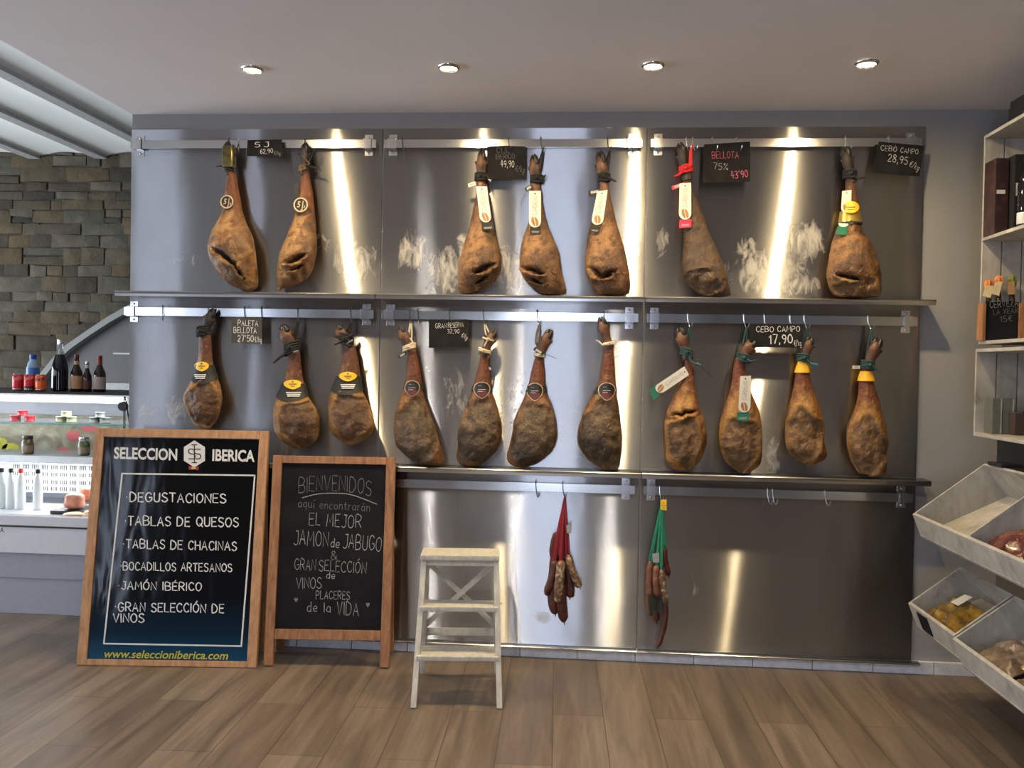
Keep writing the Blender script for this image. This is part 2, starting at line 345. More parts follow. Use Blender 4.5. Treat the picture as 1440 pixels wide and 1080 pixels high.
def strokes2d(s, w=.5, jit=.12, gap=1.5, arc=0):
    """chalk style lettering: ribbons along strokes, cap height 1"""
    rnd = random.Random(s); x = 0; vs = []; fs = []
    tot = sum(GL[c][0]+gap for c in s)
    for ch in s:
        wd_, st = GL[ch]; dy = rnd.uniform(-jit, jit)*2
        up = arc*(1-((x+wd_/2)/tot*2-1)**2)
        for line in st:
            p = [(a+x+rnd.uniform(-jit, jit), b+dy+up+rnd.uniform(-jit, jit)) for a, b in line]
            if ch in CURVY: p = smooth_line(p)
            p = [V(q) for q in p]; L = []
            for i, q in enumerate(p):
                t = p[min(i+1, len(p)-1)]-p[max(i-1, 0)]
                t = t.normalized() if t.length > 1e-6 else V((1, 0))
                nn = V((-t.y, t.x))*w/2*(1+rnd.uniform(-.25, .25))
                e = V((0, 0))
                if i == 0: e = -t*w*.3
                if i == len(p)-1: e = t*w*.3
                L += [q+nn+e, q-nn+e]
            n = len(vs); vs += [q/6 for q in L]
            fs += [(n+2*i, n+2*i+1, n+2*i+3, n+2*i+2) for i in range(len(p)-1)]
        x += wd_+gap
    return vs, fs
def lay(mb, data, A, B, H, proj, lift, right=None):
    """lay 2-D lettering on a surface: baseline pixels A..B, cap height H px, proj(u,v)->point, lift along normal"""
    vs, fs = data
    x0 = min(p.x for p in vs); x1 = max(p.x for p in vs)
    dx = (B[0]-A[0], B[1]-A[1]); L = math.hypot(*dx)
    ux = (dx[0]/L, dx[1]/L); uy = (ux[1], -ux[0]) if right is None else right
    pts = []
    for p in vs:
        a = (p.x-x0)/(x1-x0)*L; b = p.y*H
        pts.append(proj(A[0]+ux[0]*a+uy[0]*b, A[1]+ux[1]*a+uy[1]*b)+lift)
    n = len(mb.v); mb.v += pts; mb.f += [tuple(i+n for i in f) for f in fs]
CAP = .72
def font2d(s, bold=0.0, shear=0.0):
    vs, fs = text2d(s, bold, shear); return [p/CAP for p in vs], fs

# ================================================================== the setting
ZC = 2.516; XR = 4.02
struct('floor', MB().box((-5, FY, -.1), (4.3, 3.2, 0)), M_floor)
struct('ceiling', MB().box((0, FY, ZC), (4.3, .15, 3.3)), M_ceil)
struct('wall_back', MB().box((0, .012, 0), (XR, .15, ZC)), M_wall)
struct('wall_right', MB().box((XR, FY, 0), (XR+.2, .15, ZC)), plain('dark brown wall', (.07, .06, .055), .7))
b = MB(); b.box((-5.1, FY, 0), (-5, -6.5, 3.4)).box((-5.1, -2.7, 0), (-5, -1.65, 3.4)).box((-5.1, 1.85, 0), (-5, 3.2, 3.4)).box((-5.1, -1.65, 0), (-5, 1.85, .12)).box((-5.1, -1.65, 1.9), (-5, 1.85, 3.4)).box((-5.1, -6.5, 0), (-5, -2.7, .45)).box((-5.1, -6.5, 2.15), (-5, -2.7, 3.4)); struct('wall_left', b, M_side)
struct('wall_inner', MB().box((.7, .15, 0), (.8, 3.2, 3.3)), M_dark)
b = MB()
def wall_with_holes(b, x0, x1, z1, holes, y0, y1):
    x = x0
    for (a, c, lo, hi) in holes:
        b.box((x, y0, 0), (a, y1, z1))
        if lo > 0: b.box((a, y0, 0), (c, y1, lo))
        b.box((a, y0, hi), (c, y1, z1)); x = c
    b.box((x, y0, 0), (x1, y1, z1))
HOLES = [(-4.3, -3.5, .5, 2.5), (-2.7, -2.3, .5, 2.5), (1.28, 2.18, .1, 2.3)]
wall_with_holes(b, -5, 4.3, 3.4, HOLES, FY-.1, FY); struct('wall_front', b, M_side)
for i, (a, c, lo, hi) in enumerate(HOLES):
    b = MB()
    for (p, q) in (((a, lo), (a+.05, hi)), ((c-.05, lo), (c, hi)), ((a, hi-.05), (c, hi)), ((a, lo), (c, lo+.05))):
        b.box((p[0], FY-.08, p[1]), (q[0], FY-.02, q[1]))
    struct('window_%d' % (i+1) if i < 2 else 'door_1', b, M_dark)
# skirting tiles under the panels
b = MB(); x = .05
while x < XR-.05:
    b.box((x, -.006, .0), (min(x+.262, XR-.001), .012, .056), .0015); x += .265
struct('baseboard_back', b, plain('skirting tile', (.60, .61, .65), .35))
# vaulted plaster ceiling over the counter, beams run in depth
b = MB(); BX = [-1.262-.580*k for k in range(-1, 7)]
prof = []
for k in range(len(BX)-1):
    xa, xb = BX[k], BX[k+1]
    for j in range(12):
        t = j/12; prof.append((xa+(xb-xa)*t, 3.015+.048*math.sin(math.pi*t)**.8))
prof = [(.0, 3.05), (-.3, 3.06), (-.55, 3.04)] + prof
vs = []; fs = []
for i, (x, z) in enumerate(prof):
    vs += [(x, FY, z), (x, 3.02, z)]
    if i: fs.append((2*i-2, 2*i-1, 2*i+1, 2*i))
b.add(vs, fs); o = b.build('ceiling_vault', M_vault, None, True, ang=25); o['kind'] = 'structure'
for x in BX[:-1]:
    struct('ceiling_beam', MB().box((x-.05, FY, 3.006), (x+.05, 3.0, 3.04), .003), plain('beam paint', (.36, .37, .365), .7))
# stone wall behind the counter
m = NT('rubble stone'); a = m.n('ShaderNodeAttribute'); a.attribute_name = 'tone'
n1 = m.noise(9, 6); n2 = m.noise(45, 4)
c = m.ramp(a.outputs['Fac'], [(0, lin(48, 45, 36)), (.3, lin(68, 62, 48)), (.55, lin(80, 69, 48)), (.8, lin(70, 67, 57)), (1, lin(86, 81, 68))])
c = m.mix(.55, c, m.ramp(n1, [(.3, g(.2)), (.7, g(.75))]), 'OVERLAY')
m.P(Base_Color=c, Roughness=.9); m.bump(m.math('ADD', n1, m.math('MULTIPLY', n2, .4)), .7, .02); M_stone = m.m
b = MB(); tone = []; rnd = random.Random(3); z = .3
while z < 3.3:
    h = rnd.uniform(.065, .15); x = -3.9+rnd.uniform(-.2, 0)
    while x < .7:
        w = rnd.uniform(.12, .42)*(h/.11)**.3
        parts = [(0, h)] if rnd.random() > .22 or h < .11 else [(0, h*.48), (h*.48, h)]
        for (h0, h1) in parts:
            j = lambda s=.011: rnd.uniform(-s, s)
            gp = .002; xa, xb, za, zb = x+gp+j(), x+w-gp+j(), z+h0+gp+j(.005), z+h1-gp+j(.005)
            if xb-xa < .03: continue
            y = 2.972+rnd.uniform(-.009, .009); e = min(.014, (zb-za)*.25)
            k = len(b.v)
            o4 = [(xa, za+j()), (xb, za+j()), (xb, zb+j()), (xa, zb+j())]
            cx, cz = (xa+xb)/2, (za+zb)/2
            b.v += [V((p, 3.0, q)) for p, q in o4]+[V((p, y+.007, q)) for p, q in o4]
            b.v += [V((p+(e if p < cx else -e), y+j(.004), q+(e if q < cz else -e))) for p, q in o4]
            for r0 in (0, 4):
                for i in range(4): b.f.append((k+r0+i, k+r0+(i+1) % 4, k+r0+4+(i+1) % 4, k+r0+4+i))
            b.f.append((k+8, k+9, k+10, k+11)); tn = rnd.random(); tone += [(tn, tn, tn, 1)]*12
        x += w
    z += h
o = b.build('wall_far', M_stone, None, True, {'tone': tone}, 50); o['kind'] = 'structure'
struct('wall_far_mortar', MB().box((-5, 2.99, 0), (.7, 3.2, 3.4)), plain('mortar', (.05, .045, .038), .95))
# plastered arch in the stone wall
YA = 2.86
outer = [(36, 556), (48, 536), (61, 519), (76, 501), (91, 486), (107, 475), (123, 464), (150, 446), (176, 431), (202, 419), (235, 408)]
inner = [(46, 556), (57, 537), (70, 520), (84, 504), (98, 491), (112, 481), (128, 470), (154, 453), (181, 438), (205, 427), (238, 417)]
b = MB(); rings = []
for p, q in zip(outer, inner):
    A = at(*p, YA); Bq = at(*q, YA); rings.append([A, Bq, Bq+V((0, .15, 0)), A+V((0, .15, 0))])
b.loft(rings); struct('trim_1', b, plaster('arch plaster', (.24, .25, .245)), True)
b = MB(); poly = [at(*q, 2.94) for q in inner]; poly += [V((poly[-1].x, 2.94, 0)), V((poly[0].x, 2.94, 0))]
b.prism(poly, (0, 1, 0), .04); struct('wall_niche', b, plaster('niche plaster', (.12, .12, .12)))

# ================================================================== ceiling downlights (each carries its own lamp)
LAMPX = (.828, 1.622, 2.417, 3.218)
M_lens = emit('lamp lens', (1, .76, .42), 2600)
M_lens2 = emit('white lamp lens', (1, .95, .88), 3000)
LAMPS = [(x, -.612, lab, M_lens, 15, (1, .80, .52)) for x, lab in zip(LAMPX, ('recessed ceiling spotlight above the two left hams of the top row', 'recessed ceiling spotlight above the first ham with a white tag and the scribbled price card',
        'recessed ceiling spotlight above the ham tied with red ribbon', 'recessed ceiling spotlight above the yellow-labelled ham at the right end'))]
LAMPS += [(x, -3.2, 'recessed ceiling spotlight of the second row, out in the shop', M_lens2, 4, (1, .90, .76)) for x in LAMPX[:3]]
for (x, y, lab, lens, en, lc) in LAMPS:
    t = thing('ceiling_spotlight', lab, 'spotlight', (x, y, ZC), 0, 'recessed ceiling spotlights')
    c = V((x, y, ZC))
    MB().lathe([(.030, -.0005), (.046, -.0005), (.046, -.004), (.041, -.010), (.036, -.012), (.031, -.006), (.030, -.0005)], c, 32, cap=False).build('trim_ring', M_chrome, t)
    MB().lathe([(.0295, -.0008), (.0295, -.0045), (.02, -.009), (0.0001, -.0105)], c, 32).build('lens', lens, t)
    l = bpy.data.lights.new('lamp', 'SPOT'); l.energy = en; l.color = lc; l.spot_size = math.radians(124); l.spot_blend = .9; l.shadow_soft_size = .028
    lo = bpy.data.objects.new('lamp', l); COL.objects.link(lo); lo.location = (x, y, ZC-.03); lo.rotation_euler = (math.radians(6), 0, 0)

# ================================================================== steel panels, ledges, rails
PX = [(.003, 1.2175), (1.2225, 2.4375), (2.4425, 3.66)]
PZ = [(1.666, 2.441), (.880, 1.660), (.058, .872)]
RZ = [(2.343, 2.381), (1.554, 1.594), (.773, .812)]
colw = ('left', 'middle', 'right'); roww = ('top', 'middle', 'bottom')
def wx(u, v): p = at(u, v, 0); return p.x, p.z
def sm(lst):
    o = []
    for (u, v, ru, rv, a) in lst:
        x, z = wx(u, v); o.append((x, z, ru/305, rv/305, a))
    return o
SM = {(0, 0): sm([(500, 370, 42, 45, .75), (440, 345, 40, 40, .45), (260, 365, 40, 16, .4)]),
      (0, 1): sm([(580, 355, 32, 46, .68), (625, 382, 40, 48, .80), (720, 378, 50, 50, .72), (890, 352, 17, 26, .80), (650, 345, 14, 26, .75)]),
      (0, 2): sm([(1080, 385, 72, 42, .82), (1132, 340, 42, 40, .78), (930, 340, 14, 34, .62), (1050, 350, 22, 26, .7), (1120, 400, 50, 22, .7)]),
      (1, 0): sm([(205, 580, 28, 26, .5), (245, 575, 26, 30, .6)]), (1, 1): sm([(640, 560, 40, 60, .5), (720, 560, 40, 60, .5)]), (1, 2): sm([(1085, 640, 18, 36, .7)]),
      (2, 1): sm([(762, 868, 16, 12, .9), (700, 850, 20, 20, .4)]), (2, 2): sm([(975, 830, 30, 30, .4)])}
plab = {(0, 0): 'brushed steel wall panel behind the two hams with round medals', (0, 1): 'brushed steel wall panel behind the three hams with hanging white tags',
        (0, 2): 'brushed steel wall panel behind the ham with red ribbon', (1, 0): 'brushed steel wall panel behind the PALETA BELLOTA price card',
        (1, 1): 'brushed steel wall panel behind the GRAN RESERVA price card', (1, 2): 'brushed steel wall panel behind the CEBO CAMPO 17,90 price card',
        (2, 0): 'brushed steel wall panel hidden behind the menu poster and the chalkboard', (2, 1): 'brushed steel wall panel behind the step stool and the red sausage bundle',
        (2, 2): 'dark empty brushed steel wall panel with the green sausage bundle at its left edge'}
llab = {(0, 0): 'steel ledge under the two hams with round medals', (0, 1): 'steel ledge under the three hams with hanging white tags', (0, 2): 'steel ledge under the red-ribboned ham and the yellow-labelled ham',
        (1, 0): 'steel ledge behind the tops of the poster and the chalkboard', (1, 1): 'steel ledge under the four dark hams with black shield labels', (1, 2): 'steel ledge under the four hams of the CEBO CAMPO 17,90 group',
        (2, 0): 'low steel ledge behind the poster feet', (2, 1): 'low steel ledge behind the white step stool', (2, 2): 'low steel ledge under the green sausage bundle'}
rlab = {(0, 0): 'steel hanging rail holding the 5 J price card', (0, 1): 'steel hanging rail carrying the three white-tagged hams', (0, 2): 'steel hanging rail holding the pink BELLOTA price card',
        (1, 0): 'steel hanging rail holding the PALETA BELLOTA price card', (1, 1): 'steel hanging rail carrying the four hams with black shield labels', (1, 2): 'steel hanging rail holding the CEBO CAMPO 17,90 price card',
        (2, 0): 'steel hanging rail hidden behind the chalkboard and poster', (2, 1): 'steel hanging rail carrying the red sausage bundle', (2, 2): 'steel hanging rail carrying the green sausage bundle'}
M_ledge = steel('ledge steel', .50, .24, .4, warp=.2, seed=4)
for r in range(3):
    for c in range(3):
        x0, x1 = PX[c]; z0, z1 = PZ[r]
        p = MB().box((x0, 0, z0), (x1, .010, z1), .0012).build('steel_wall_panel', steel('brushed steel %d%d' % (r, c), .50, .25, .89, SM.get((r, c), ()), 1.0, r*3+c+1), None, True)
        tag(p, plab[r, c], 'wall panel', 'brushed steel wall panels')
        # ledge: tray with a turned-down front lip
        xa = x0-(.018 if c == 0 else 0); xb = x1+(.028 if c == 2 else 0)
        d = .105 if r < 2 else .030
        b = MB(); zt = z0-.001
        sec = [(0-.0005, zt), (-d, zt), (-d-.004, zt-.004), (-d+.004, zt-.024 if r < 2 else zt-.010), (-d+.001, zt-.024 if r < 2 else zt-.010), (-d-.0015, zt-.006), (-d+.001, zt-.003), (-.0005, zt-.003)]
        b.loft([[V((x, y, z)) for y, z in sec] for x in (xa, xb)])
        tag(b.build('steel_ledge', M_ledge, None, True), llab[r, c], 'ledge', 'steel ledges under the wall panels')
        # rail with end brackets
        za, zb = RZ[r]; ra, rb = x0+.012, x1-.022
        if r == 1 and c == 0: ra = x0-.012
        t = thing('hanging_rail', rlab[r, c], 'rail', ((ra+rb)/2, -.03, za), 0, 'steel hanging rails')
        MB().box((ra, -.034, za), (rb, -.028, zb), .001).build('rail_bar', M_rail, t)
        for bx in (ra+.035, rb-.04):
            if (r, c) == (0, 2) and bx > 3.3: bx -= .0
            b = MB()
            zc = (za+zb)/2
            b.box((bx-.019, -.004, zb+.004), (bx+.019, -.0005, zb+.030), .001); b.box((bx-.019, -.004, za-.030), (bx+.019, -.0005, za-.004), .001)
            b.box((bx-.019, -.041, zb+.001), (bx+.019, -.001, zb+.004), .0005); b.box((bx-.019, -.041, za-.004), (bx+.019, -.001, za-.001), .0005)
            b.box((bx-.019, -.041, za-.003), (bx+.019, -.038, zb+.003), .0005)
            br_ = b.build('bracket', M_chrome, t)
            for zz in (zb+.017, za-.017):
                MB().lathe([(.005, 0), (.005, .003), (.003, .005), (.0001, .0055)], (bx, -.0041, zz), 10, (0, -1, 0)).build('bolt', M_hook2, br_)

# ------------------------------------------------------------------ hooks on the rails
HG = 'hooks on the hanging rails'
def hook(u, r, label, mat=None, lean=0.0, flip=False):
    za, zb = RZ[r]; x = at(u, (203, 440, 685)[r], -.04).x; s = -1 if flip else 1
    pts = [(x-.002*s, -.025, zb-.018), (x-.001*s, -.0245, zb+.002), (x, -.031, zb+.010), (x+.001*s, -.0385, zb+.003), (x+.003*s, -.041, zb-.03),
           (x+.008*s+lean, -.046, zb-.052), (x+.012*s+lean, -.056, zb-.062), (x+.016*s+lean, -.066, zb-.056), (x+.019*s+lean, -.070, zb-.040)]
    pts = [V((q[0], q[1], q[2])) for q in pts]
    t = [];
    for i in range(len(pts)-1):
        for j in range(3):
            a = pts[max(i-1, 0)]; b_ = pts[i]; c = pts[i+1]; d = pts[min(i+2, len(pts)-1)]; k = j/3
            t.append(.5*((2*b_)+(c-a)*k+(2*a-5*b_+4*c-d)*k*k+(3*b_-a-3*c+d)*k**3))
    t.append(pts[-1])
    o = MB().tube(t, .0020, 6).build('meat_hook', mat or M_hook); tag(o, label, 'hook', HG)
    return V((x+.012*s+lean, -.056, zb-.060))

# ================================================================== hams
def ham_mat(name, a, b, dark, shank, fa, fb, spec=0.12, soft=False):
    a, b, dark, shank = [tuple(x*k for x, k in zip(q, (.55, .63, .70))) for q in (a, b, dark, shank)]
    m = NT(name); at_ = m.n('ShaderNodeAttribute'); at_.attribute_name = 'mask'
    sp = m.n('ShaderNodeSeparateColor'); m.t.links.new(at_.outputs['Color'], sp.inputs[0])
    n1 = m.noise(11, 6, m.coord(scale=(1.3, 1, .8)), .62, .7); n2 = m.noise(34, 5, None, .6, .5); n3 = m.noise(110, 3); n4 = m.noise(7, 4, m.coord(loc=(3, 5, 1)))
    n5 = m.noise(5, 6, m.coord(scale=(1.2, 1, .7), loc=(1, 8, 2)), .68, .5)
    skin = m.ramp(n1, [(.34, dark), (.47, a), (.60, b)])
    skin = m.mix(m.ramp(n5, [(.50, g(0)), (.62, g(.8))]), skin, tuple(x*.42 for x in a))
    skin = m.mix(m.ramp(n5, [(.34, g(.7)), (.44, g(0))]), skin, tuple(x*1.35 for x in b))
    skin = m.mix(m.ramp(n2, [(.52, g(0)), (.68, g(.8))]), skin, dark)
    skin = m.mix(m.ramp(n4, [(.60, g(0)), (.74, g(.45))]), skin, (.20, .17, .12))
    sh = m.mix(m.ramp(n2, [(.3, g(0)), (.7, g(.8))]), shank, tuple(x*.55 for x in shank))
    skin = m.mix(m.ramp(m.math('ADD', sp.outputs[2], m.math('MULTIPLY', m.math('SUBTRACT', n1, .5), .5)), [(.22, g(1)), (.42, g(0))]), skin, sh)
    face = m.ramp(m.math('ADD', m.math('MULTIPLY', n4, .5), m.math('MULTIPLY', n2, .5)), [(.36, fa), (.50, fb), (.64, tuple(x*2.2 for x in fb))])
    face = m.mix(m.ramp(n3, [(.62, g(0)), (.74, g(spec))]), face, (.55, .50, .42))
    jag = m.math('ADD', sp.outputs[0], m.math('ADD', m.math('MULTIPLY', m.math('SUBTRACT', n2, .5), .7), m.math('MULTIPLY', m.math('SUBTRACT', n1, .5), 1.3 if soft else .45)))
    if soft: c = m.mix(m.ramp(jag, [(.22, g(0)), (.62, g(1))]), skin, face)
    else:
        fat = m.mix(m.ramp(n2, [(.3, g(0)), (.7, g(1))]), lin(112, 76, 34), lin(150, 112, 56))
        c = m.mix(m.ramp(jag, [(.16, g(0)), (.26, g(.8))]), skin, fat); c = m.mix(m.ramp(jag, [(.40, g(0)), (.52, g(1))]), c, face)
    c = m.mix(m.ramp(sp.outputs[1], [(.35, g(0)), (.75, g(.92))]), c, (.028, .015, .009))
    m.P(Base_Color=c, Roughness=m.ramp(n2, [(.3, g(.36)), (.7, g(.62))]))
    m.set(m.b.inputs['Specular IOR Level'], .45)
    m.bump(m.math('ADD', n1, m.math('ADD', m.math('MULTIPLY', n2, .6), m.math('MULTIPLY', n3, .22))), .85, .016)
    return m.m
HM = {'gold': ham_mat('golden cured ham', lin(150, 96, 50), lin(190, 140, 84), lin(84, 48, 24), lin(140, 76, 38), lin(70, 48, 26), lin(120, 84, 48)),
      'brown': ham_mat('brown cured ham', lin(132, 84, 46), lin(164, 112, 64), lin(72, 44, 24), lin(120, 70, 38), lin(66, 48, 30), lin(104, 76, 46)),
      'dark': ham_mat('dark cured ham', lin(98, 66, 40), lin(120, 82, 48), lin(60, 42, 28), lin(96, 60, 38), lin(46, 37, 28), lin(80, 62, 42), .1, True),
      'shoulder': ham_mat('cured shoulder', lin(176, 116, 52), lin(196, 138, 66), lin(110, 66, 30), lin(128, 70, 42), lin(54, 38, 24), lin(86, 60, 36), .05),
      'mould': ham_mat('mould-dark cured ham', lin(150, 92, 46), lin(172, 112, 60), lin(88, 52, 28), lin(140, 74, 42), lin(46, 37, 27), lin(76, 60, 40), .30, True),
      'cebo': ham_mat('open-faced cured ham', lin(172, 106, 48), lin(204, 146, 72), lin(104, 58, 28), lin(146, 72, 40), lin(62, 44, 28), lin(98, 72, 44), .08)}
M_trot = NT('trotter skin'); _n = M_trot.noise(20, 5)
M_trot.P(Base_Color=M_trot.ramp(_n, [(.3, lin(44, 28, 18)), (.6, lin(104, 66, 42))]), Roughness=.5); M_trot.bump(_n, .5, .006); M_trot = M_trot.m
M_trotd = plain('dark trotter skin', lin(40, 31, 25), .6, 0, .45, 26)
M_hoof = plain('dark hoof horn', lin(30, 24, 20), .4, 0, .35, 30)
def lerp(a, b, t): return a+(b-a)*t
def sstep(a, b, x): t = max(0, min(1, (x-a)/(b-a))); return t*t*(3-2*t)
class Ham:
    YP = -.065
    def __init__(s, reg, rows, seed, thick=1.0):
        s.reg = reg; s.seed = seed
        R = []
        for (y, xl, xr) in rows:
            a = at(*s.px(xl, y), s.YP); b = at(*s.px(xr, y), s.YP); R.append(((a.x+b.x)/2, (a.z+b.z)/2, (b.x-a.x)/2))
        R.sort(key=lambda q: -q[1]); s.z0, s.z1 = R[0][1], R[-1][1]; N = s.N = 76
        C = []
        for i in range(N+1):
            z = lerp(s.z0, s.z1, i/N); j = 0
            while j < len(R)-2 and R[j+1][1] > z: j += 1
            t = (R[j][1]-z)/max(1e-6, R[j][1]-R[j+1][1]); C.append([lerp(R[j][0], R[j+1][0], t), z, lerp(R[j][2], R[j+1][2], t)])
        for _ in range(3):
            D = [q[:] for q in C]
            for i in range(1, N):
                for k in (0, 2): C[i][k] = (D[i-1][k]+2*D[i][k]+D[i+1][k])/4
        zf = ZLEDGE[0 if s.z0 > 1.75 else 1]
        s.C = [(c, max(z, zf+.016), h, min(.60*h+.006, .074)*thick) for c, z, h in C]
    def px(s, zx, zy): return s.reg[0]+zx/4.5, s.reg[1]+zy/4.5
    def yc(s, i):
        d = s.C[i][3]; return -(.014+max(d, .040))
    def idx(s, z): return max(0, min(s.N, (s.z0-z)/(s.z0-s.z1)*s.N))
    def front(s, x, z, inset=1.0):
        f = s.idx(z); i = int(f); j = min(i+1, s.N); t = f-i
        c, h, d = (lerp(s.C[i][k], s.C[j][k], t) for k in (0, 2, 3)); y = lerp(s.yc(i), s.yc(j), t)
        q = max(-.999, min(.999, (x-c)/h)); return y-d*math.sqrt(1-q*q)
    def on(s, u, v, lift):
        p = at(u, v, s.YP)
        for _ in range(2): p = at(u, v, s.front(p.x, p.z)-lift)
        return p
    def body(s, root, mat, face, slits, lips=()):
        M = 56; rings = []; col = []
        def world(zx, zy): p = at(*s.px(zx, zy), s.YP-.05); return p.x, p.z
        FA = None
        if face:
            cx, cz = world(face[0], face[1]); rx = face[2]/4.5/305; rz = face[3]/4.5/305; FA = (cx, cz, rx, rz)
        SL = [(*world(*a), *world(*b), w/4.5/305) for a, b, w in slits]
        ext = [(s.N, 1.0, 0)]+[]
        rows = [(i, 1.0, 0.0) for i in range(s.N+1)]+[(s.N, .93, .004), (s.N, .75, .0075), (s.N, .45, .010), (s.N, .15, .011)]
        for (i, k, dz) in rows:
            c, z, h, d = s.C[i]; y0 = s.yc(i); ring = []; z = z-dz; h = h*k; d = d*k
            for q in range(M):
                t = 2*math.pi*q/M; cs, sn = math.cos(t), math.sin(t); p = V((c+h*cs, y0-d*sn, z))
                amp = .10*s.C[i][2]*k
                o = V((p.x*8+s.seed*5, p.y*8, p.z*6)); nz = noise.noise(o)*.55+noise.noise(o*3.1)*.28+noise.noise(o*7.3)*.14
                out = nz*amp; fr = sstep(-.1, .35, sn); fm = fc = 0; sl = 0
                if FA:
                    ex, ez = (p.x-FA[0])/FA[2], (p.z-FA[1])/FA[3]; rr = math.hypot(ex, ez); ang = math.atan2(ez, ex)
                    rr *= 1+.10*math.sin(3*ang+s.seed)+.07*math.sin(5*ang+2*s.seed)
                    fm = (1-sstep(.82, 1.08, rr))*fr; fc = max(0, min(1, (1.25-rr)/.6))*fr
                    out -= .012*fm; out += .006*fr*max(0, 1-abs(rr-1.02)/.14)
                    out += fm*(noise.noise(V((p.x*22+s.seed, 0, p.z*22)))*.009+noise.noise(V((p.x*55, s.seed, p.z*55)))*.004)
                for (ax, az, bx, bz, w) in SL:
                    dx, dz_ = bx-ax, bz-az; L2 = dx*dx+dz_*dz_; tt = max(0, min(1, ((p.x-ax)*dx+(p.z-az)*dz_)/L2))
                    wob = noise.noise(V((tt*4, s.seed*3, 0)))*.012
                    ddx, ddz = p.x-(ax+dx*tt), p.z-(az+dz_*tt)+wob; ds = math.hypot(ddx, ddz)
                    wl = w*(.45+.55*math.sin(math.pi*max(.05, min(.95, tt))))
                    e = math.exp(-(ds/wl)**2)*fr; out -= .040*e; sl = max(sl, e if ds < wl*1.2 else e*.8)
                    if ddz < 0: out += .011*fr*math.exp(-((ds-wl*2.0)/(wl*1.1))**2)
                ring.append(p+V((cs, -sn, 0))*out); col.append((fc, sl, i/s.N, 1))
            rings.append(ring)
        b = MB(); b.loft(rings)
        return b.build('ham_body', mat, root, True, {'mask': col}, 80)
    def trotter(s, root, p0, p1, w0, w1, mat, hoofmat=None, claw=1):
        y = -.058
        A = at(*s.px(*p0), y); B = at(*s.px(*p1), y); ax = (B-A); L = ax.length; ax.normalize(); side = V((ax.z, 0, -ax.x)).normalized(); fw = V((0, -1, 0))
        r0 = w0/4.5/305/2; r1 = w1/4.5/305/2
        prof = [(-.10, 1.0), (.02, 1.0), (.12, .92), (.28, .90), (.42, 1.02), (.54, 1.16), (.64, 1.06), (.74, .86), (.82, .66), (.86, .3)]
        rings = []
        for t, k in prof:
            r = lerp(r0, r1, max(0, min(1, t)))*k; c = A+ax*(L*t); ring = []
            for q in range(20):
                a = 2*math.pi*q/20; d = side*math.cos(a)*r+fw*math.sin(a)*r*.85
                nz = noise.noise((c+d)*40+V((s.seed, 0, 0)))*.12
                ring.append(c+d*(1+nz))
            rings.append(ring)
        t = MB().loft(rings).build('trotter', mat, root, True, None, 70)
        for sg in (-1, 1):      # two toes ending in hooves
            rings = []
            for tt, k, off in ((.66, .40, .36), (.74, .50, .42), (.84, .48, .42), (.93, .34, .34), (.99, .14, .24), (1.005, .03, .2)):
                c = A+ax*(L*tt)+side*sg*r1*off+fw*(sg*.25*r1)
                rings.append([c+side*math.cos(2*math.pi*q/12)*r1*k+fw*math.sin(2*math.pi*q/12)*r1*k*1.15 for q in range(12)])
            MB().loft(rings).build('hoof', hoofmat or M_hoof, t, True, None, 70)
        for sg in ((-1, 1) if claw else ()):
            c = A+ax*(L*.56)+side*sg*r1*.9+fw*.004; tip = c+ax*L*.10+side*sg*r1*.35
            MB().tube([c-ax*L*.05, c, lerp(c, tip, .6), tip], [r1*.15, r1*.26, r1*.22, r1*.04], 8).build('dewclaw', hoofmat or M_hoof, t)
        return t
    def tie(s, root, zx, zy, w, mat, hookp=None, tails=(), loops=3, tilt=0.0, rope=.0035, name='cord', lines=2):
        """turns of cord round the ankle, two strands up to the hook, loose tails (zoom pixels)"""
        y = -.058; c = at(*s.px(zx, zy), y); r = w/4.5/305/2; b = MB()
        for k in range(loops):
            dz = (k-(loops-1)/2)*rope*1.9; ring = []
            for q in range(25):
                a = 2*math.pi*q/24+.3; ring.append(c+V((math.cos(a)*r, -math.sin(a)*r*.95, dz+math.cos(a)*r*math.tan(tilt)+.15*rope*math.sin(3*a+k))))
            b.tube(ring, rope, 6, False)
        b.tube([c+V((-rope*1.5, -r-.001, 0)), c+V((0, -r-rope*1.6, rope*.5)), c+V((rope*1.6, -r-.001, 0))], [rope*.9, rope*1.7, rope*.9], 8)   # knot
        if hookp is not None:
            for k in range(lines):
                o = (k-.5)*.011 if lines > 1 else 0
                st = c+V((o*1.4, r*.3, rope)); mid = lerp(st, hookp, .55)+V((o*.7, 0, 0)); b.tube([st, mid, hookp+V((o*.25, 0, .001))], rope*.85, 6)
        for tl in tails:
            pts = [c+V((0, -r*.8, 0))]+[at(*s.px(*q), y-r*.8-.004*(i+1)) for i, q in enumerate(tl)]
            b.tube(pts, [rope*1.1]*(len(pts)-1)+[rope*.7], 6)
        return b.build(name, mat, root)
    def flat(s, zpts, clear=.004):
        """a plane parallel to the wall just in front of the meat under the given zoom points"""
        y = 0
        for q in zpts:
            p = at(*s.px(*q), s.YP); f = s.idx(p.z); i = int(round(f)); c, z, h, d = s.C[i]
            y = min(y, (s.yc(i)-d*math.sqrt(max(0, 1-min(1, abs(p.x-c)/h)**2)) if abs(p.x-c) < h else s.yc(i)))
        return y-clear-.004
def rounded_end(a, b, c, d, n=10):
    """tag outline: corners a,b (top), c,d (bottom, rounded); zoom pixels"""
    a, b, c, d = V(a), V(b), V(c), V(d); m_ = (c+d)/2; r = (c-d).length/2; dn = ((c-b)+(d-a)).normalized(); sx = (c-d).normalized()
    return [a, b]+[m_+sx*r*math.cos(math.pi*k/n)+dn*r*math.sin(math.pi*k/n) for k in range(n+1)]
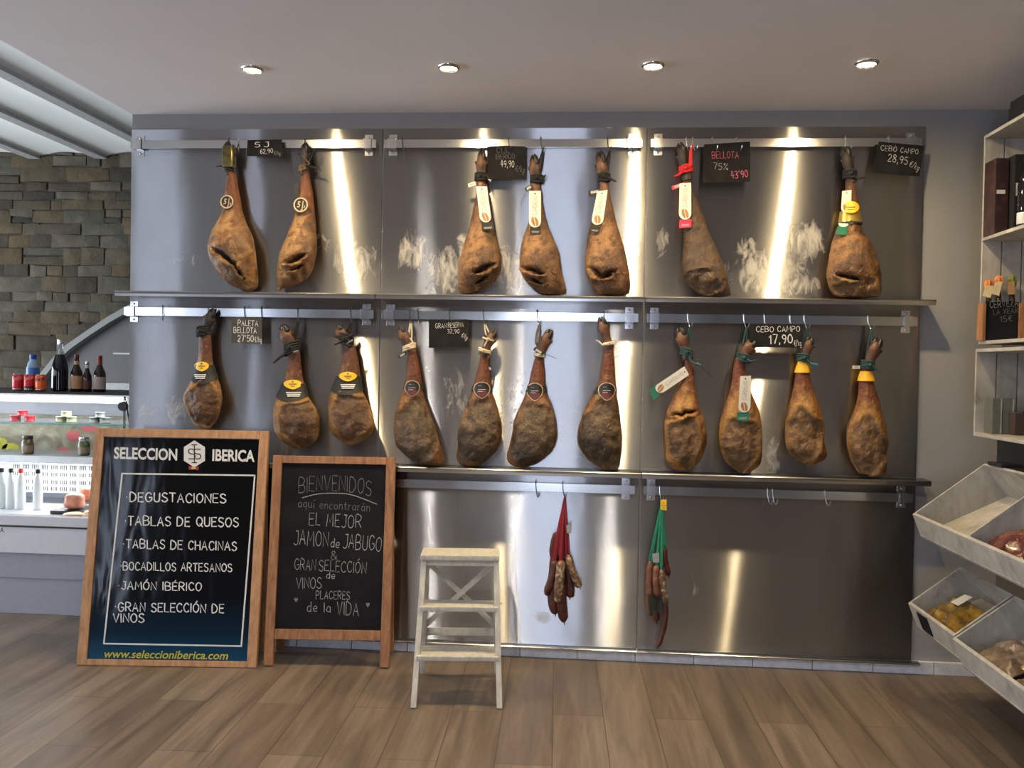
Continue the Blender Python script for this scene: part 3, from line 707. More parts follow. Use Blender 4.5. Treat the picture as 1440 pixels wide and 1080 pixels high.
def hangtag(h, root, corners, second=None, second_mat=None, lettering=True, sec_lines=True, y=None):
    """white hanging tag with a rounded foot, an oval emblem and upright lettering; second = coloured card below (zoom quad)"""
    a, b, c, d = corners
    if y is None: y = h.flat([a, b, c, d]+list(second or []), .006)
    pl = lambda zx, zy, dy=0: at(*h.px(zx, zy), y-dy)
    poly = rounded_end(a, b, c, d)
    tg = MB().prism([pl(q.x, q.y) for q in poly], (0, 1, 0), .0012).build('hang_tag', M_tagw, root, False)
    A, B, C_, D = V(a), V(b), V(c), V(d); dn = ((D-A)+(C_-B))/2; acr = ((B-A)+(C_-D))/2; W = acr.length; L = dn.length; dn.normalize(); acr.normalize()
    mid = (A+B)/2
    # punched eyelet
    e = mid+dn*W*.25
    MB().prism([pl(e.x+W*.07*math.cos(q*.6283), e.y+W*.07*math.sin(q*.6283), .0004) for q in range(10)], (0, 1, 0), .0003).build('eyelet', M_ink, tg, False)
    # bean-shaped emblem
    ec = mid+dn*(L+W*.02); b_ = MB()
    for sg in (-1, 1):
        pts = []
        for q in range(13):
            t_ = -math.pi/2+math.pi*q/12; x_ = math.cos(t_)*W*.26*sg+sg*W*.03; y_ = math.sin(t_)*W*.40
            v_ = ec+acr*(x_+y_*.25)+dn*y_; pts.append(pl(v_.x, v_.y, .0004))
        b_.prism(pts, (0, 1, 0), .0003)
    b_.build('emblem', M_bean, tg, False)
    if lettering:
        b_ = MB(); s0 = mid+dn*(L*.86-W*.18)+acr*W*.17; s1 = mid+dn*W*.45+acr*W*.17
        lay(b_, strokes2d('CÁRDENO', .42, .02, 1.3), tuple(s0), tuple(s1), W*.34, lambda u, v: pl(u, v, .0007), V((0, 0, 0)), right=(-acr.x, -acr.y))
        b_.build('lettering', M_ink, tg, False)
    if second:
        s2 = MB().prism([at(*h.px(*q), y+.003) for q in second], (0, 1, 0), .001).build('card', second_mat, root, False)
        if sec_lines:
            q = [V(x) for x in second]; b_ = MB()
            for t0, ln in ((.58, .7), (.74, .62)):
                l0 = q[0].lerp(q[3], t0); r0 = q[1].lerp(q[2], t0); l1 = q[0].lerp(q[3], t0+.06); r1 = q[1].lerp(q[2], t0+.06)
                k0, k1 = (1-ln)/2, (1+ln)/2
                b_.prism([at(*h.px(*p), y+.0025) for p in (l0.lerp(r0, k0), l0.lerp(r0, k1), l1.lerp(r1, k1), l1.lerp(r1, k0))], (0, 1, 0), .0002)
            b_.build('small_print', plain('grey print', (.35, .36, .34), .6), s2, False)
    return tg
def smalltag(h, root, quad, mat, dz=.0):
    y = -.085
    t = MB().prism([at(*h.px(*q), y-dz) for q in quad], (0, 1, 0), .0015).build('small_tag', mat, root, False)
    q = [V(x) for x in quad]; c = sum(q, V((0, 0)))/4
    MB().prism([at(*h.px(*(c+(p-c)*.62)), y-dz-.0004) for p in q], (0, 1, 0), .0002).build('print_block', plain('grey print', (.35, .36, .34), .6), t, False)
    return t
def decal(h, root, poly, mat, name, lift, rings=6):
    """a printed shape that follows the front of the ham; poly in zoom pixels"""
    P_ = [V(q) for q in poly]; c = sum(P_, V((0, 0)))/len(P_); b = MB(); n = len(P_)
    b.v.append(h.on(*h.px(*c), lift))
    for k in range(1, rings+1):
        for q in P_:
            p = c.lerp(q, k/rings); b.v.append(h.on(*h.px(*p), lift))
    for i in range(n): b.f.append((0, 1+i, 1+(i+1) % n))
    for k in range(rings-1):
        for i in range(n): b.f.append((1+k*n+i, 1+(k+1)*n+i, 1+(k+1)*n+(i+1) % n, 1+k*n+(i+1) % n))
    return b.build(name, mat, root, True, None, 80)
def sleeve(h, root, y0, y1, mat, lift=.004, name='label_band', sag=0.0, top_sag=0.0):
    """a label wrapped right round the ham between two zoom rows; the lower edge may sag to a point in the middle"""
    b = MB(); rings = []; zt = at(*h.px(200, y0), h.YP).z; zb = at(*h.px(200, y1), h.YP).z; sg = sag/4.5/305; ts = top_sag/4.5/305
    for k in range(9):
        ring = []
        for q in range(40):
            a = 2*math.pi*q/40; fr = max(0, math.sin(a))**2
            z = lerp(zt-ts*fr, zb-sg*fr, k/8); f = h.idx(z); i = int(f); j = min(i+1, h.N); t = f-i
            c, hw, d = (lerp(h.C[i][m_], h.C[j][m_], t) for m_ in (0, 2, 3)); y = lerp(h.yc(i), h.yc(j), t)
            ring.append(V((c+(hw+lift)*math.cos(a), min(y-(d+lift)*math.sin(a), -.004), z)))
        rings.append(ring)
    b.loft(rings, False); return b.build(name, mat, root, True, None, 80)
def ellipse(cx, cy, rx, ry, n=24, pw=1.0): return [(cx+rx*math.copysign(abs(math.cos(2*math.pi*k/n))**pw, math.cos(2*math.pi*k/n)), cy+ry*math.copysign(abs(math.sin(2*math.pi*k/n))**pw, math.sin(2*math.pi*k/n))) for k in range(n)]
def rect(x0, y0, x1, y1): return [(x0, y0), ((x0+x1)/2, y0), (x1, y0), (x1, y1), ((x0+x1)/2, y1), (x0, y1)]
ZLEDGE = (1.665, .879)
HAMG = 'cured hams hanging on the steel panels'
def new_ham(label, reg, rows, seed, mat, face=None, slits=(), trot=None, tm=None, thick=1.0, cat='ham'):
    h = Ham(reg, rows, seed, thick); x, z = h.C[0][0], h.C[0][1]
    root = thing('cured_ham', label, cat, (x, -.058, z), 0, HAMG)
    h.body(root, HM[mat], face, slits)
    if trot: h.trotter(root, *trot, tm or M_trot)
    h.root = root; return h
A0 = (280, 180)
# ---- top row
h = new_ham('golden ham with a round medal and an olive foil seal around its foot', A0,
    [(270, 170, 212), (300, 172, 230), (350, 165, 235), (400, 158, 243), (450, 155, 255), (500, 150, 262), (540, 135, 270), (600, 112, 295), (650, 92, 325), (700, 82, 350), (750, 68, 358), (800, 72, 365), (850, 85, 370), (900, 110, 374), (950, 145, 374), (990, 185, 370), (1015, 230, 355), (1024, 262, 335)],
    1, 'gold', None, [((95, 765), (240, 865), 17), ((240, 880), (290, 960), 7)], ((192, 285), (178, 85), 44, 66), M_trotd)
hp = hook(321, 0, 'dark hook holding the ham with the olive foil seal'); h.tie(h.root, 192, 262, 50, M_blackm, hp, [[(140, 240), (110, 244)], [(235, 160), (250, 100)]], 3, name='cord')
b = MB(); ring = []
for (zy, w_) in ((118, 70), (135, 80), (190, 84), (235, 80), (252, 74)):
    c = at(*h.px(191, zy), -.062); r = w_/4.5/305/2; ring.append([c+V((r*math.copysign(abs(math.cos(a))**.6, math.cos(a)), -r*.75*math.copysign(abs(math.sin(a))**.6, math.sin(a))-.004, 0)) for a in [2*math.pi*q/24 for q in range(24)]])
b.loft(ring).build('foil_seal', M_olive, h.root)
def medal(h, cx, cy, r):
    y = h.flat([(cx-r*.5, cy), (cx+r*.5, cy), (cx, cy+r), (cx, cy-r), (cx, cy)], .010); O = at(*h.px(cx, cy), y); k = r/4.5/305
    d = MB().lathe([(k, 0), (k, .004), (k*.97, .005), (.0001, .005)], O, 32, (0, -1, 0)).build('medal', M_black, h.root)
    MB().lathe([(k*.80, .0050), (k*.82, .0068), (k*.98, .0068), (k, .0045)], O, 32, (0, -1, 0), False).build('rim', M_tan, d)
    b = MB(); lay(b, font2d('5', .02, .2), h.px(cx-r*.55, cy+r*.30), h.px(cx-r*.08, cy+r*.30), r*.80/4.5, lambda u, v: at(u, v, y-.0053), V())
    lay(b, font2d('J', .02, .2), h.px(cx-r*.02, cy+r*.42), h.px(cx+r*.34, cy+r*.42), r*1.0/4.5, lambda u, v: at(u, v, y-.0053), V())
    lay(b, font2d('s', .02, .2), h.px(cx+r*.32, cy+r*.40), h.px(cx+r*.56, cy+r*.40), r*.5/4.5, lambda u, v: at(u, v, y-.0053), V())
    b.build('lettering', M_tan, d, False)
medal(h, 178, 468, 43)
h = new_ham('golden ham with a round medal and brown twine around its foot', A0,
    [(270, 645, 688), (330, 638, 700), (400, 632, 715), (450, 625, 720), (500, 615, 725), (560, 600, 730), (620, 578, 735), (680, 560, 742), (740, 535, 748), (800, 512, 748), (850, 502, 738), (900, 495, 720), (950, 488, 685), (980, 486, 640), (1005, 487, 560), (1016, 488, 515)],
    2, 'gold', None, [((548, 860), (665, 808), 15), ((575, 905), (660, 870), 7)], ((666, 285), (672, 92), 46, 66), M_trotd)
hp = hook(428, 0, 'dark hook holding the ham tied with brown twine'); h.tie(h.root, 662, 255, 60, M_brownrope, hp, [[(700, 225), (650, 170)], [(640, 290)]], 4, .3, name='twine')
h.tie(h.root, 690, 245, 44, M_blackm, None, [[(740, 250), (775, 270)], [(720, 160), (740, 130)]], 3)
medal(h, 645, 487, 47)
b = MB().prism([at(*h.px(*q), -.075) for q in ((602, 348), (632, 346), (634, 440), (590, 470))], (0, 1, 0), .004).build('side_card', M_black, h.root, False)
A1 = (630, 180)
h = new_ham('brown ham with a white tag, left of the faintly scribbled price card', A1,
    [(350, 184, 246), (400, 178, 255), (450, 170, 262), (500, 158, 268), (560, 148, 278), (620, 135, 290), (680, 118, 303), (740, 100, 318), (800, 85, 330), (850, 72, 338), (900, 68, 335), (940, 66, 318), (980, 65, 285), (1010, 63, 240), (1030, 62, 200), (1040, 66, 170)],
    3, 'brown', None, [((165, 922), (290, 868), 14), ((180, 985), (250, 940), 7)], ((208, 362), (214, 132), 60, 62))
hp = hook(676, 0, 'dark hook holding the first white-tagged ham, left of the scribbled price card'); h.tie(h.root, 210, 310, 74, M_blackm, hp, [[(250, 300), (255, 330)], [(170, 300)]], 4, rope=.005)
hangtag(h, h.root, [(178, 370), (246, 370), (272, 560), (200, 562)], [(213, 600), (288, 596), (290, 645), (214, 648)], M_darkcard); smalltag(h, h.root, [(126, 352), (170, 338), (174, 360), (130, 376)], M_tagw)
h = new_ham('brown ham with an upright white tag, right of the faintly scribbled price card', A1,
    [(375, 525, 584), (430, 515, 592), (480, 512, 600), (540, 512, 612), (600, 505, 628), (640, 490, 640), (700, 472, 665), (760, 460, 690), (820, 453, 708), (870, 450, 715), (920, 460, 722), (960, 480, 730), (1000, 510, 740), (1030, 540, 748), (1045, 560, 745)],
    4, 'brown', None, [((470, 882), (600, 925), 13), ((500, 950), (600, 990), 7)], ((556, 390), (541, 166), 60, 62))
hp = hook(760, 0, 'dark hook holding the white-tagged ham right of the scribbled price card'); h.tie(h.root, 562, 325, 74, M_blackm, hp, [[(600, 325), (618, 295)], [(535, 335)]], 4, rope=.005)
hangtag(h, h.root, [(513, 398), (588, 397), (588, 590), (512, 591)], [(520, 622), (587, 624), (587, 674), (518, 672)], M_darkcard); smalltag(h, h.root, [(486, 380), (526, 355), (538, 376), (496, 404)], M_darkcard)
b = MB().tube([at(*h.px(500, 395), -.07), at(*h.px(470, 450), -.05), at(*h.px(455, 505), -.03)], .0008, 5).build('tag_string', M_blackm, h.root)
A2 = (740, 180)
h = new_ham('brown ham with a tilted white tag, rightmost of the three white-tagged brown hams', A2,
    [(375, 470, 520), (430, 462, 532), (480, 445, 545), (540, 425, 560), (600, 408, 575), (660, 395, 592), (720, 385, 608), (780, 378, 622), (830, 372, 635), (880, 370, 645), (930, 385, 652), (970, 400, 658), (1000, 415, 662), (1030, 430, 662), (1045, 445, 655)],
    5, 'brown', None, [((412, 890), (475, 950), 16), ((475, 950), (560, 912), 13)], ((493, 390), (466, 146), 56, 66))
hp = hook(854, 0, 'dark hook holding the ham with the tilted white tag'); h.tie(h.root, 492, 315, 70, M_blackm, hp, [[(540, 325), (568, 340)], [(520, 300)]], 4, rope=.005)
hangtag(h, h.root, [(450, 400), (515, 392), (488, 580), (415, 574)], [(408, 618), (472, 622), (462, 664), (400, 658)], M_darkcard); smalltag(h, h.root, [(392, 398), (468, 385), (472, 408), (396, 426)], M_darkcard)
A3 = (920, 180)
h = new_ham('dark ham tied with a red ribbon, carrying a white tag and a crimson card', A3,
    [(290, 176, 232), (350, 185, 235), (400, 190, 250), (450, 195, 275), (500, 195, 295), (560, 195, 315), (620, 190, 335), (680, 185, 360), (740, 182, 390), (800, 178, 410), (850, 172, 428), (900, 168, 445), (940, 170, 455), (980, 200, 465), (1010, 235, 475), (1040, 265, 482), (1060, 300, 485)],
    6, 'dark', (290, 985, 120, 85), [((235, 1005), (300, 1060), 8)], ((208, 308), (160, 92), 62, 62), M_trotd)
hp = hook(965, 0, 'bright hook holding the ham tied with red ribbon', M_hook2)
h.tie(h.root, 200, 262, 80, M_red, None, [[(150, 300), (125, 305)], [(235, 235), (235, 130), (250, 105)], [(225, 240), (228, 140)]], 4, .25, .005, 'red_ribbon')
hangtag(h, h.root, [(160, 350), (233, 345), (235, 540), (156, 540)], [(160, 580), (236, 575), (236, 628), (158, 634)], M_pinkred); smalltag(h, h.root, [(110, 368), (192, 342), (196, 366), (114, 392)], M_pinkred)
A4 = (1130, 180)
h = new_ham('broad ham with a yellow oval label and gold band, rightmost of the top row', A4,
    [(300, 272, 328), (370, 270, 335), (430, 262, 345), (480, 250, 352), (520, 245, 355), (600, 235, 365), (650, 205, 375), (690, 190, 405), (740, 170, 430), (790, 155, 450), (840, 145, 465), (890, 135, 475), (940, 132, 480), (990, 145, 478), (1030, 165, 478), (1060, 192, 474)],
    7, 'brown', (330, 1010, 130, 62), [((205, 932), (350, 962), 14)], ((302, 325), (258, 118), 62, 66), M_trotd)
hp = hook(1189, 0, 'bright hook holding the broad ham with the yellow oval label', M_hook2); h.tie(h.root, 292, 296, 76, M_blackm, None, [[(345, 320), (390, 312)]], 4, rope=.005)
hangtag(h, h.root, [(244, 398), (304, 392), (300, 500), (238, 505)], None, None, False, False, -.084)
y = h.flat([(215, 622), (286, 610), (272, 678)], .004)
MB().prism([at(*h.px(*q), y) for q in ((215, 622), (286, 610), (272, 678), (206, 672))], (0, 1, 0), .001).build('card', M_green, h.root, False)
MB().prism([at(*h.px(*q), y-.0015) for q in ellipse(252, 606, 32, 20, 16) if q[1] > 600]+[at(*h.px(225, 600), y-.0015)], (0, 1, 0), .0008).build('card', M_tagw, h.root, False)
sleeve(h, h.root, 528, 602, M_gold, .007, 'gold_band'); sleeve(h, h.root, 596, 606, M_ink, .009, 'band_edge')
decal(h, h.root, ellipse(298, 500, 56, 38), M_yellow, 'oval_label', .016)
decal(h, h.root, rect(266, 497, 330, 503), M_bean, 'small_print', .018); decal(h, h.root, rect(280, 512, 318, 517), M_bean, 'small_print', .018)
decal(h, h.root, ellipse(302, 597, 13, 13, 8), M_ink, 'band_buckle', .012)
# ---- middle row, shoulders with black and yellow labels
def shield(cx, cy, rx, ry):
    pts = []
    for k in range(28):
        a = 2*math.pi*k/28; x, y = math.cos(a), math.sin(a)
        y2 = y*(1.0 if y > 0 else .72); x2 = x*(1-.35*max(0, y)**2); pts.append((cx+rx*x2, cy+ry*y2))
    return pts
def yellow_label(h, cx, cy, rx, ry, y0, y1, sag, tx=None):
    sleeve(h, h.root, y0, y1, M_darkcard, .005, 'label_band', sag)
    decal(h, h.root, shield(cx, cy, rx, ry), M_yellow, 'yellow_label', .010)
    decal(h, h.root, rect(cx-rx*.42, cy-2, cx+rx*.42, cy+6), M_bean, 'small_print', .012, 3); decal(h, h.root, rect(cx-rx*.2, cy+13, cx+rx*.2, cy+18), M_bean, 'small_print', .012, 3)
    decal(h, h.root, ellipse(cx, cy-ry*.38, 7, 7, 8), M_bean, 'small_crest', .012, 2)
    tx = tx if tx is not None else cx
    for k in range(3): decal(h, h.root, rect(tx-rx*.82+4*k, cy+ry*1.5+k*11, tx+rx*.82-4*k, cy+ry*1.5+k*11+6), M_wprint, 'text_line', .012, 3)
B0 = (240, 425)
h = new_ham('cured shoulder with black and yellow label, left of the PALETA BELLOTA card', B0,
    [(185, 178, 240), (250, 172, 250), (300, 172, 252), (350, 170, 255), (400, 158, 262), (450, 145, 275), (500, 130, 300), (540, 110, 318), (580, 95, 325), (620, 90, 325), (660, 98, 318), (700, 112, 310), (740, 130, 290), (770, 142, 270), (788, 162, 250)],
    8, 'shoulder', (190, 650, 108, 148), [], ((205, 205), (272, 40), 66, 66), M_trotd)
hp = hook(292, 1, 'dark hook holding the shoulder left of the PALETA BELLOTA card'); h.tie(h.root, 205, 182, 78, M_blackm, None, [[(180, 150), (165, 165)], [(240, 190)]], 5, .2, .005)
yellow_label(h, 196, 402, 46, 36, 396, 478, 40, 186)
B1 = (375, 425)
h = new_ham('cured shoulder with black and yellow label, above the gap between poster and chalkboard', B1,
    [(300, 142, 204), (370, 130, 210), (420, 122, 215), (480, 108, 222), (540, 90, 240), (590, 68, 255), (620, 58, 280), (670, 50, 318), (720, 48, 335), (770, 52, 338), (820, 60, 332), (850, 75, 328), (880, 92, 308), (903, 122, 275), (914, 145, 245)],
    9, 'shoulder', (215, 765, 128, 148), [], ((168, 318), (98, 142), 76, 84))
hp = hook(418, 1, 'dark hook holding the shoulder above the gap between poster and chalkboard'); h.tie(h.root, 160, 290, 92, M_blackm, hp, [[(110, 330), (80, 352), (42, 386)], [(130, 280)]], 5, .35, .006)
b = MB().tube([at(*h.px(160, 318), -.085), at(*h.px(202, 308), -.085)], .006, 8).build('foil_wrap', M_chrome, h.root)
yellow_label(h, 165, 516, 58, 35, 515, 590, 36, 170)
h = new_ham('cured shoulder with black and yellow label, hanging above the chalkboard corner', B1,
    [(250, 502, 545), (310, 485, 565), (360, 472, 575), (420, 458, 582), (470, 440, 588), (520, 425, 592), (560, 410, 605), (600, 398, 630), (650, 394, 655), (700, 395, 675), (750, 400, 685), (790, 405, 685), (830, 418, 664), (860, 438, 636), (880, 462, 600), (892, 488, 572)],
    10, 'shoulder', (535, 720, 128, 150), [], ((518, 268), (438, 148), 62, 74))
hp = hook(492, 1, 'dark hook holding the shoulder above the chalkboard corner'); h.tie(h.root, 505, 235, 84, M_blackm, hp, [[(470, 250), (430, 268)], [(555, 200)]], 5, -.3, .006)
MB().tube([at(*h.px(503, 262), -.085), at(*h.px(545, 240), -.085)], .005, 8).build('foil_wrap', M_chrome, h.root)
yellow_label(h, 514, 466, 57, 35, 462, 545, 34)
# ---- middle row, four dark hams with black shield labels
def black_label(h, cx, cy, rx, ry):
    sleeve(h, h.root, cy-ry*.55, cy+ry*.12, M_darkcard, .004, 'label_band')
    decal(h, h.root, shield(cx, cy-4, rx*1.08, ry*1.08), M_tan, 'label_rim', .008); decal(h, h.root, shield(cx, cy-4, rx*.98, ry*.98), M_black, 'shield_label', .010)
    decal(h, h.root, shield(cx, cy+ry*.42, rx*.72, ry*.42), M_rprint, 'red_field', .0115)
    b = MB(); lay(b, strokes2d('··', .9, .3), h.px(cx-rx*.45, cy-ry*.25), h.px(cx-rx*.1, cy-ry*.25), 3.5, lambda u, v: h.on(u, v, .013), V())
    b.build('small_crest', M_wprint, h.root, False)
    for k, (a0, a1) in enumerate(((-.5, .45), (-.55, .1))): decal(h, h.root, rect(cx+rx*a0, cy-ry*.04+k*12, cx+rx*a1, cy-ry*.04+k*12+4), plain('grey print', (.35, .36, .34), .6), 'small_print', .013, 3)
B2 = (545, 425)
h = new_ham('dark mouldy ham with black shield label on cream rope, left of the GRAN RESERVA card', B2,
    [(290, 124, 172), (360, 122, 190), (410, 120, 200), (470, 115, 210), (520, 108, 215), (570, 95, 225), (620, 72, 240), (670, 60, 260), (720, 55, 280), (770, 52, 300), (820, 52, 318), (870, 58, 330), (920, 72, 345), (970, 110, 358), (1000, 150, 366), (1024, 195, 366)],
    11, 'mould', (188, 830, 150, 205), [], ((150, 305), (70, 150), 58, 62))
hp = hook(575, 1, 'dark hook holding the ham left of the GRAN RESERVA card'); h.tie(h.root, 138, 285, 76, M_rope, hp, [[(160, 250), (140, 225)]], 3, .35, .0045, 'rope')
smalltag(h, h.root, [(66, 338), (112, 312), (120, 326), (76, 356)], M_darkcard); black_label(h, 156, 542, 46, 56)
h = new_ham('dark mouldy ham with black shield label on cream rope, right of the GRAN RESERVA card', B2,
    [(300, 592, 632), (360, 582, 635), (410, 572, 640), (450, 560, 645), (500, 548, 650), (550, 535, 655), (600, 520, 675), (650, 505, 695), (700, 482, 708), (750, 465, 718), (800, 455, 724), (850, 452, 724), (900, 450, 715), (940, 446, 692), (980, 442, 650), (1010, 440, 620), (1032, 455, 592)],
    12, 'mould', (585, 835, 142, 215), [], ((608, 325), (680, 172), 58, 64))
hp = hook(679, 1, 'dark hook holding the ham right of the GRAN RESERVA card'); h.tie(h.root, 614, 306, 74, M_rope, None, [], 2, -.3, .0045, 'rope'); h.tie(h.root, 640, 236, 70, M_rope, hp, [[(610, 280)]], 1, -.3, .0045, 'rope')
smalltag(h, h.root, [(632, 412), (650, 402), (664, 428), (650, 438)], M_darkcard); black_label(h, 597, 552, 50, 58)
B3 = (700, 425)
h = new_ham('dark mouldy ham with black shield label and a black tag round its bent foot', B3,
    [(325, 243, 284), (390, 222, 288), (440, 210, 293), (500, 200, 297), (550, 185, 300), (600, 172, 315), (650, 150, 340), (700, 128, 355), (750, 105, 365), (800, 92, 372), (850, 85, 370), (900, 75, 360), (950, 65, 335), (990, 58, 290), (1020, 65, 250), (1042, 95, 208)],
    13, 'mould', (222, 855, 150, 210), [], ((262, 338), (334, 172), 58, 64))
hp = hook(755, 1, 'dark hook holding the ham with a black tag round its bent foot'); h.tie(h.root, 262, 335, 62, M_rope, None, [], 2, -.2, .004, 'rope'); h.tie(h.root, 246, 262, 12, M_brownrope, hp, [[(250, 310)]], 1, 0, .004, 'rope')
smalltag(h, h.root, [(238, 282), (292, 318), (282, 338), (222, 300)], M_darkcard); black_label(h, 234, 562, 50, 62)
MB().tube([at(*h.px(290, 325), -.07), at(*h.px(330, 340), -.05), at(*h.px(374, 358), -.03)], .0008, 5).build('tag_string', M_blackm, h.root)
h = new_ham('dark mouldy ham with black shield label, at the right end of the GRAN RESERVA group', B3,
    [(255, 684, 728), (320, 668, 735), (380, 658, 740), (440, 648, 742), (500, 640, 745), (550, 625, 748), (600, 590, 752), (650, 560, 760), (700, 538, 770), (750, 520, 778), (800, 505, 785), (850, 502, 785), (900, 510, 782), (950, 530, 780), (1000, 570, 776), (1030, 610, 775), (1050, 640, 765)],
    14, 'mould', (655, 850, 150, 220), [], ((702, 275), (650, 92), 60, 62))
hp = hook(849, 1, 'dark hook holding the ham at the right end of the GRAN RESERVA group'); h.tie(h.root, 705, 262, 74, M_rope, None, [[(660, 270), (640, 250), (622, 240)]], 2, .2, .004, 'rope')
black_label(h, 690, 560, 52, 62)
MB().tube([at(*h.px(735, 360), -.07), at(*h.px(765, 340), -.05), at(*h.px(790, 325), -.03)], .0008, 5).build('tag_string', M_blackm, h.root)
# ---- middle row right, four open-faced hams
B4 = (905, 440)
h = new_ham('open-faced ham with a white tag swung out sideways, leftmost of its panel', B4,
    [(255, 258, 310), (320, 262, 318), (370, 258, 322), (420, 235, 328), (470, 215, 332), (520, 195, 340), (570, 172, 350), (620, 152, 368), (670, 140, 385), (720, 132, 395), (770, 132, 402), (820, 135, 400), (870, 138, 385), (920, 138, 368), (955, 148, 345), (975, 162, 322), (984, 185, 300)],
    15, 'cebo', (258, 815, 96, 150), [((180, 650), (330, 625), 12)], ((278, 268), (222, 92), 64, 66))
hp = hook(967, 1, 'bright hook holding the ham whose white tag swings sideways', M_hook2); h.tie(h.root, 272, 250, 72, M_teal, hp, [[(300, 310), (335, 325), (355, 330)], [(250, 300)]], 4, -.3, .005)
MB().tube([at(*h.px(335, 322), -.085), at(*h.px(358, 334), -.085)], .007, 8).build('clip', plain('teal clip', (.03, .16, .20), .4), h.root)
MB().tube([at(*h.px(355, 332), -.08), at(*h.px(400, 375), -.05), at(*h.px(440, 412), -.02)], .0008, 5).build('tag_string', M_blackm, h.root)
hangtag(h, h.root, [(258, 338), (288, 392), (130, 500), (88, 452)], [(36, 488), (74, 460), (106, 512), (66, 555)], M_green, True, False)
h = new_ham('open-faced ham with an upright white tag, left of the CEBO CAMPO 17,90 card', B4,
    [(285, 582, 640), (350, 570, 645), (400, 565, 650), (450, 558, 665), (500, 548, 685), (550, 535, 705), (600, 515, 725), (650, 495, 738), (700, 485, 745), (750, 478, 748), (800, 475, 750), (850, 478, 752), (900, 495, 752), (950, 528, 744), (985, 560, 722), (1001, 590, 690)],
    16, 'cebo', (620, 835, 112, 168), [], ((615, 298), (698, 165), 66, 76))
hp = hook(1046, 1, 'bright hook at the ham with the upright white tag beside the CEBO CAMPO card', M_hook2); h.tie(h.root, 632, 285, 78, M_teal, hp, [[(680, 310), (710, 300)], [(600, 250)]], 4, -.3, .005)
hangtag(h, h.root, [(612, 400), (680, 398), (676, 592), (600, 592)], [(592, 630), (668, 626), (668, 684), (590, 680)], M_green)
B5 = (1085, 440)
h = new_ham('open-faced ham with a yellow collar, right of the CEBO CAMPO 17,90 card', B5,
    [(300, 182, 225), (370, 158, 242), (420, 152, 250), (470, 145, 262), (520, 135, 285), (570, 118, 300), (620, 100, 312), (660, 88, 320), (710, 85, 322), (760, 82, 325), (810, 85, 328), (850, 92, 340), (880, 105, 352), (910, 140, 350), (940, 180, 325), (956, 215, 275)],
    17, 'cebo', (210, 785, 104, 168), [], ((205, 300), (246, 150), 58, 62))
hp = hook(1131, 1, 'bright hook holding the yellow-collared ham at the CEBO CAMPO 17,90 card', M_hook2); h.tie(h.root, 200, 285, 66, M_teal, hp, [[(250, 325), (290, 330)], [(165, 300)]], 4, -.2, .005)
MB().tube([at(*h.px(245, 322), -.085), at(*h.px(292, 330), -.085)], .006, 8).build('clip', plain('teal clip', (.03, .16, .20), .4), h.root)
sleeve(h, h.root, 303, 378, M_amber, .006, 'yellow_collar')
h = new_ham('open-faced ham with a yellow collar, at the far right end of the middle row', B5,
    [(345, 585, 625), (420, 558, 648), (470, 555, 660), (520, 552, 675), (570, 545, 688), (620, 530, 700), (660, 510, 712), (700, 485, 722), (750, 478, 728), (800, 478, 730), (850, 480, 728), (900, 490, 720), (950, 512, 725), (990, 535, 728), (1020, 560, 725), (1040, 590, 705), (1046, 610, 685)],
    18, 'cebo', (610, 860, 112, 190), [], ((606, 342), (680, 158), 62, 72))
hp = hook(1221, 1, 'bright hook holding the yellow-collared ham at the far right end', M_hook2); h.tie(h.root, 610, 330, 70, M_teal, hp, [[(655, 350), (680, 375)], [(570, 335)]], 4, -.2, .005)
smalltag(h, h.root, [(512, 334), (560, 334), (560, 354), (512, 354)], M_tagw); sleeve(h, h.root, 362, 424, M_amber, .006, 'yellow_collar')
# ---- spare hooks
for u, r, lab, mt in ((1002, 0, 'bright hook at the left corner of the pink BELLOTA card', M_hook2), (1036, 0, 'bright hook at the right corner of the pink BELLOTA card', M_hook2), (714, 0, 'dark hook above the scribbled price card', M_hook),
        (881, 0, 'left of two empty dark hooks beside the bracket on the middle top rail', M_hook), (887, 0, 'right of two empty dark hooks beside the bracket on the middle top rail', M_hook), (565, 0, 'empty dark hook near the left bracket of the middle top rail', M_hook),
        (334, 0, 'bright hook between the foil-sealed ham and the 5 J card', M_hook2), (974, 0, 'empty bright hook just right of the red-ribboned foot', M_hook2), (1250, 0, 'bright hook at the tilted CEBO CAMPO 28,95 card', M_hook2),
        (228, 1, 'empty dark hook at the left end of the middle row', M_hook), (343, 1, 'dark hook at the left corner of the PALETA BELLOTA card', M_hook), (367, 1, 'dark hook at the right corner of the PALETA BELLOTA card', M_hook),
        (587, 1, 'empty dark hook between the first mouldy ham and the GRAN RESERVA card', M_hook), (631, 1, 'dark hook above the GRAN RESERVA card', M_hook), (1075, 1, 'bright hook at the left corner of the CEBO CAMPO 17,90 card', M_hook2), (1111, 1, 'bright hook at the right corner of the CEBO CAMPO 17,90 card', M_hook2),
        (753, 2, 'empty dark hook left of the red sausage bundle', M_hook), (1079, 2, 'left of two close empty bright hooks on the dark bottom rail', M_hook2), (1086, 2, 'right of two close empty bright hooks on the dark bottom rail', M_hook2), (1160, 2, 'lone empty bright hook on the dark bottom rail', M_hook2)):
    hook(u, r, lab, mt)

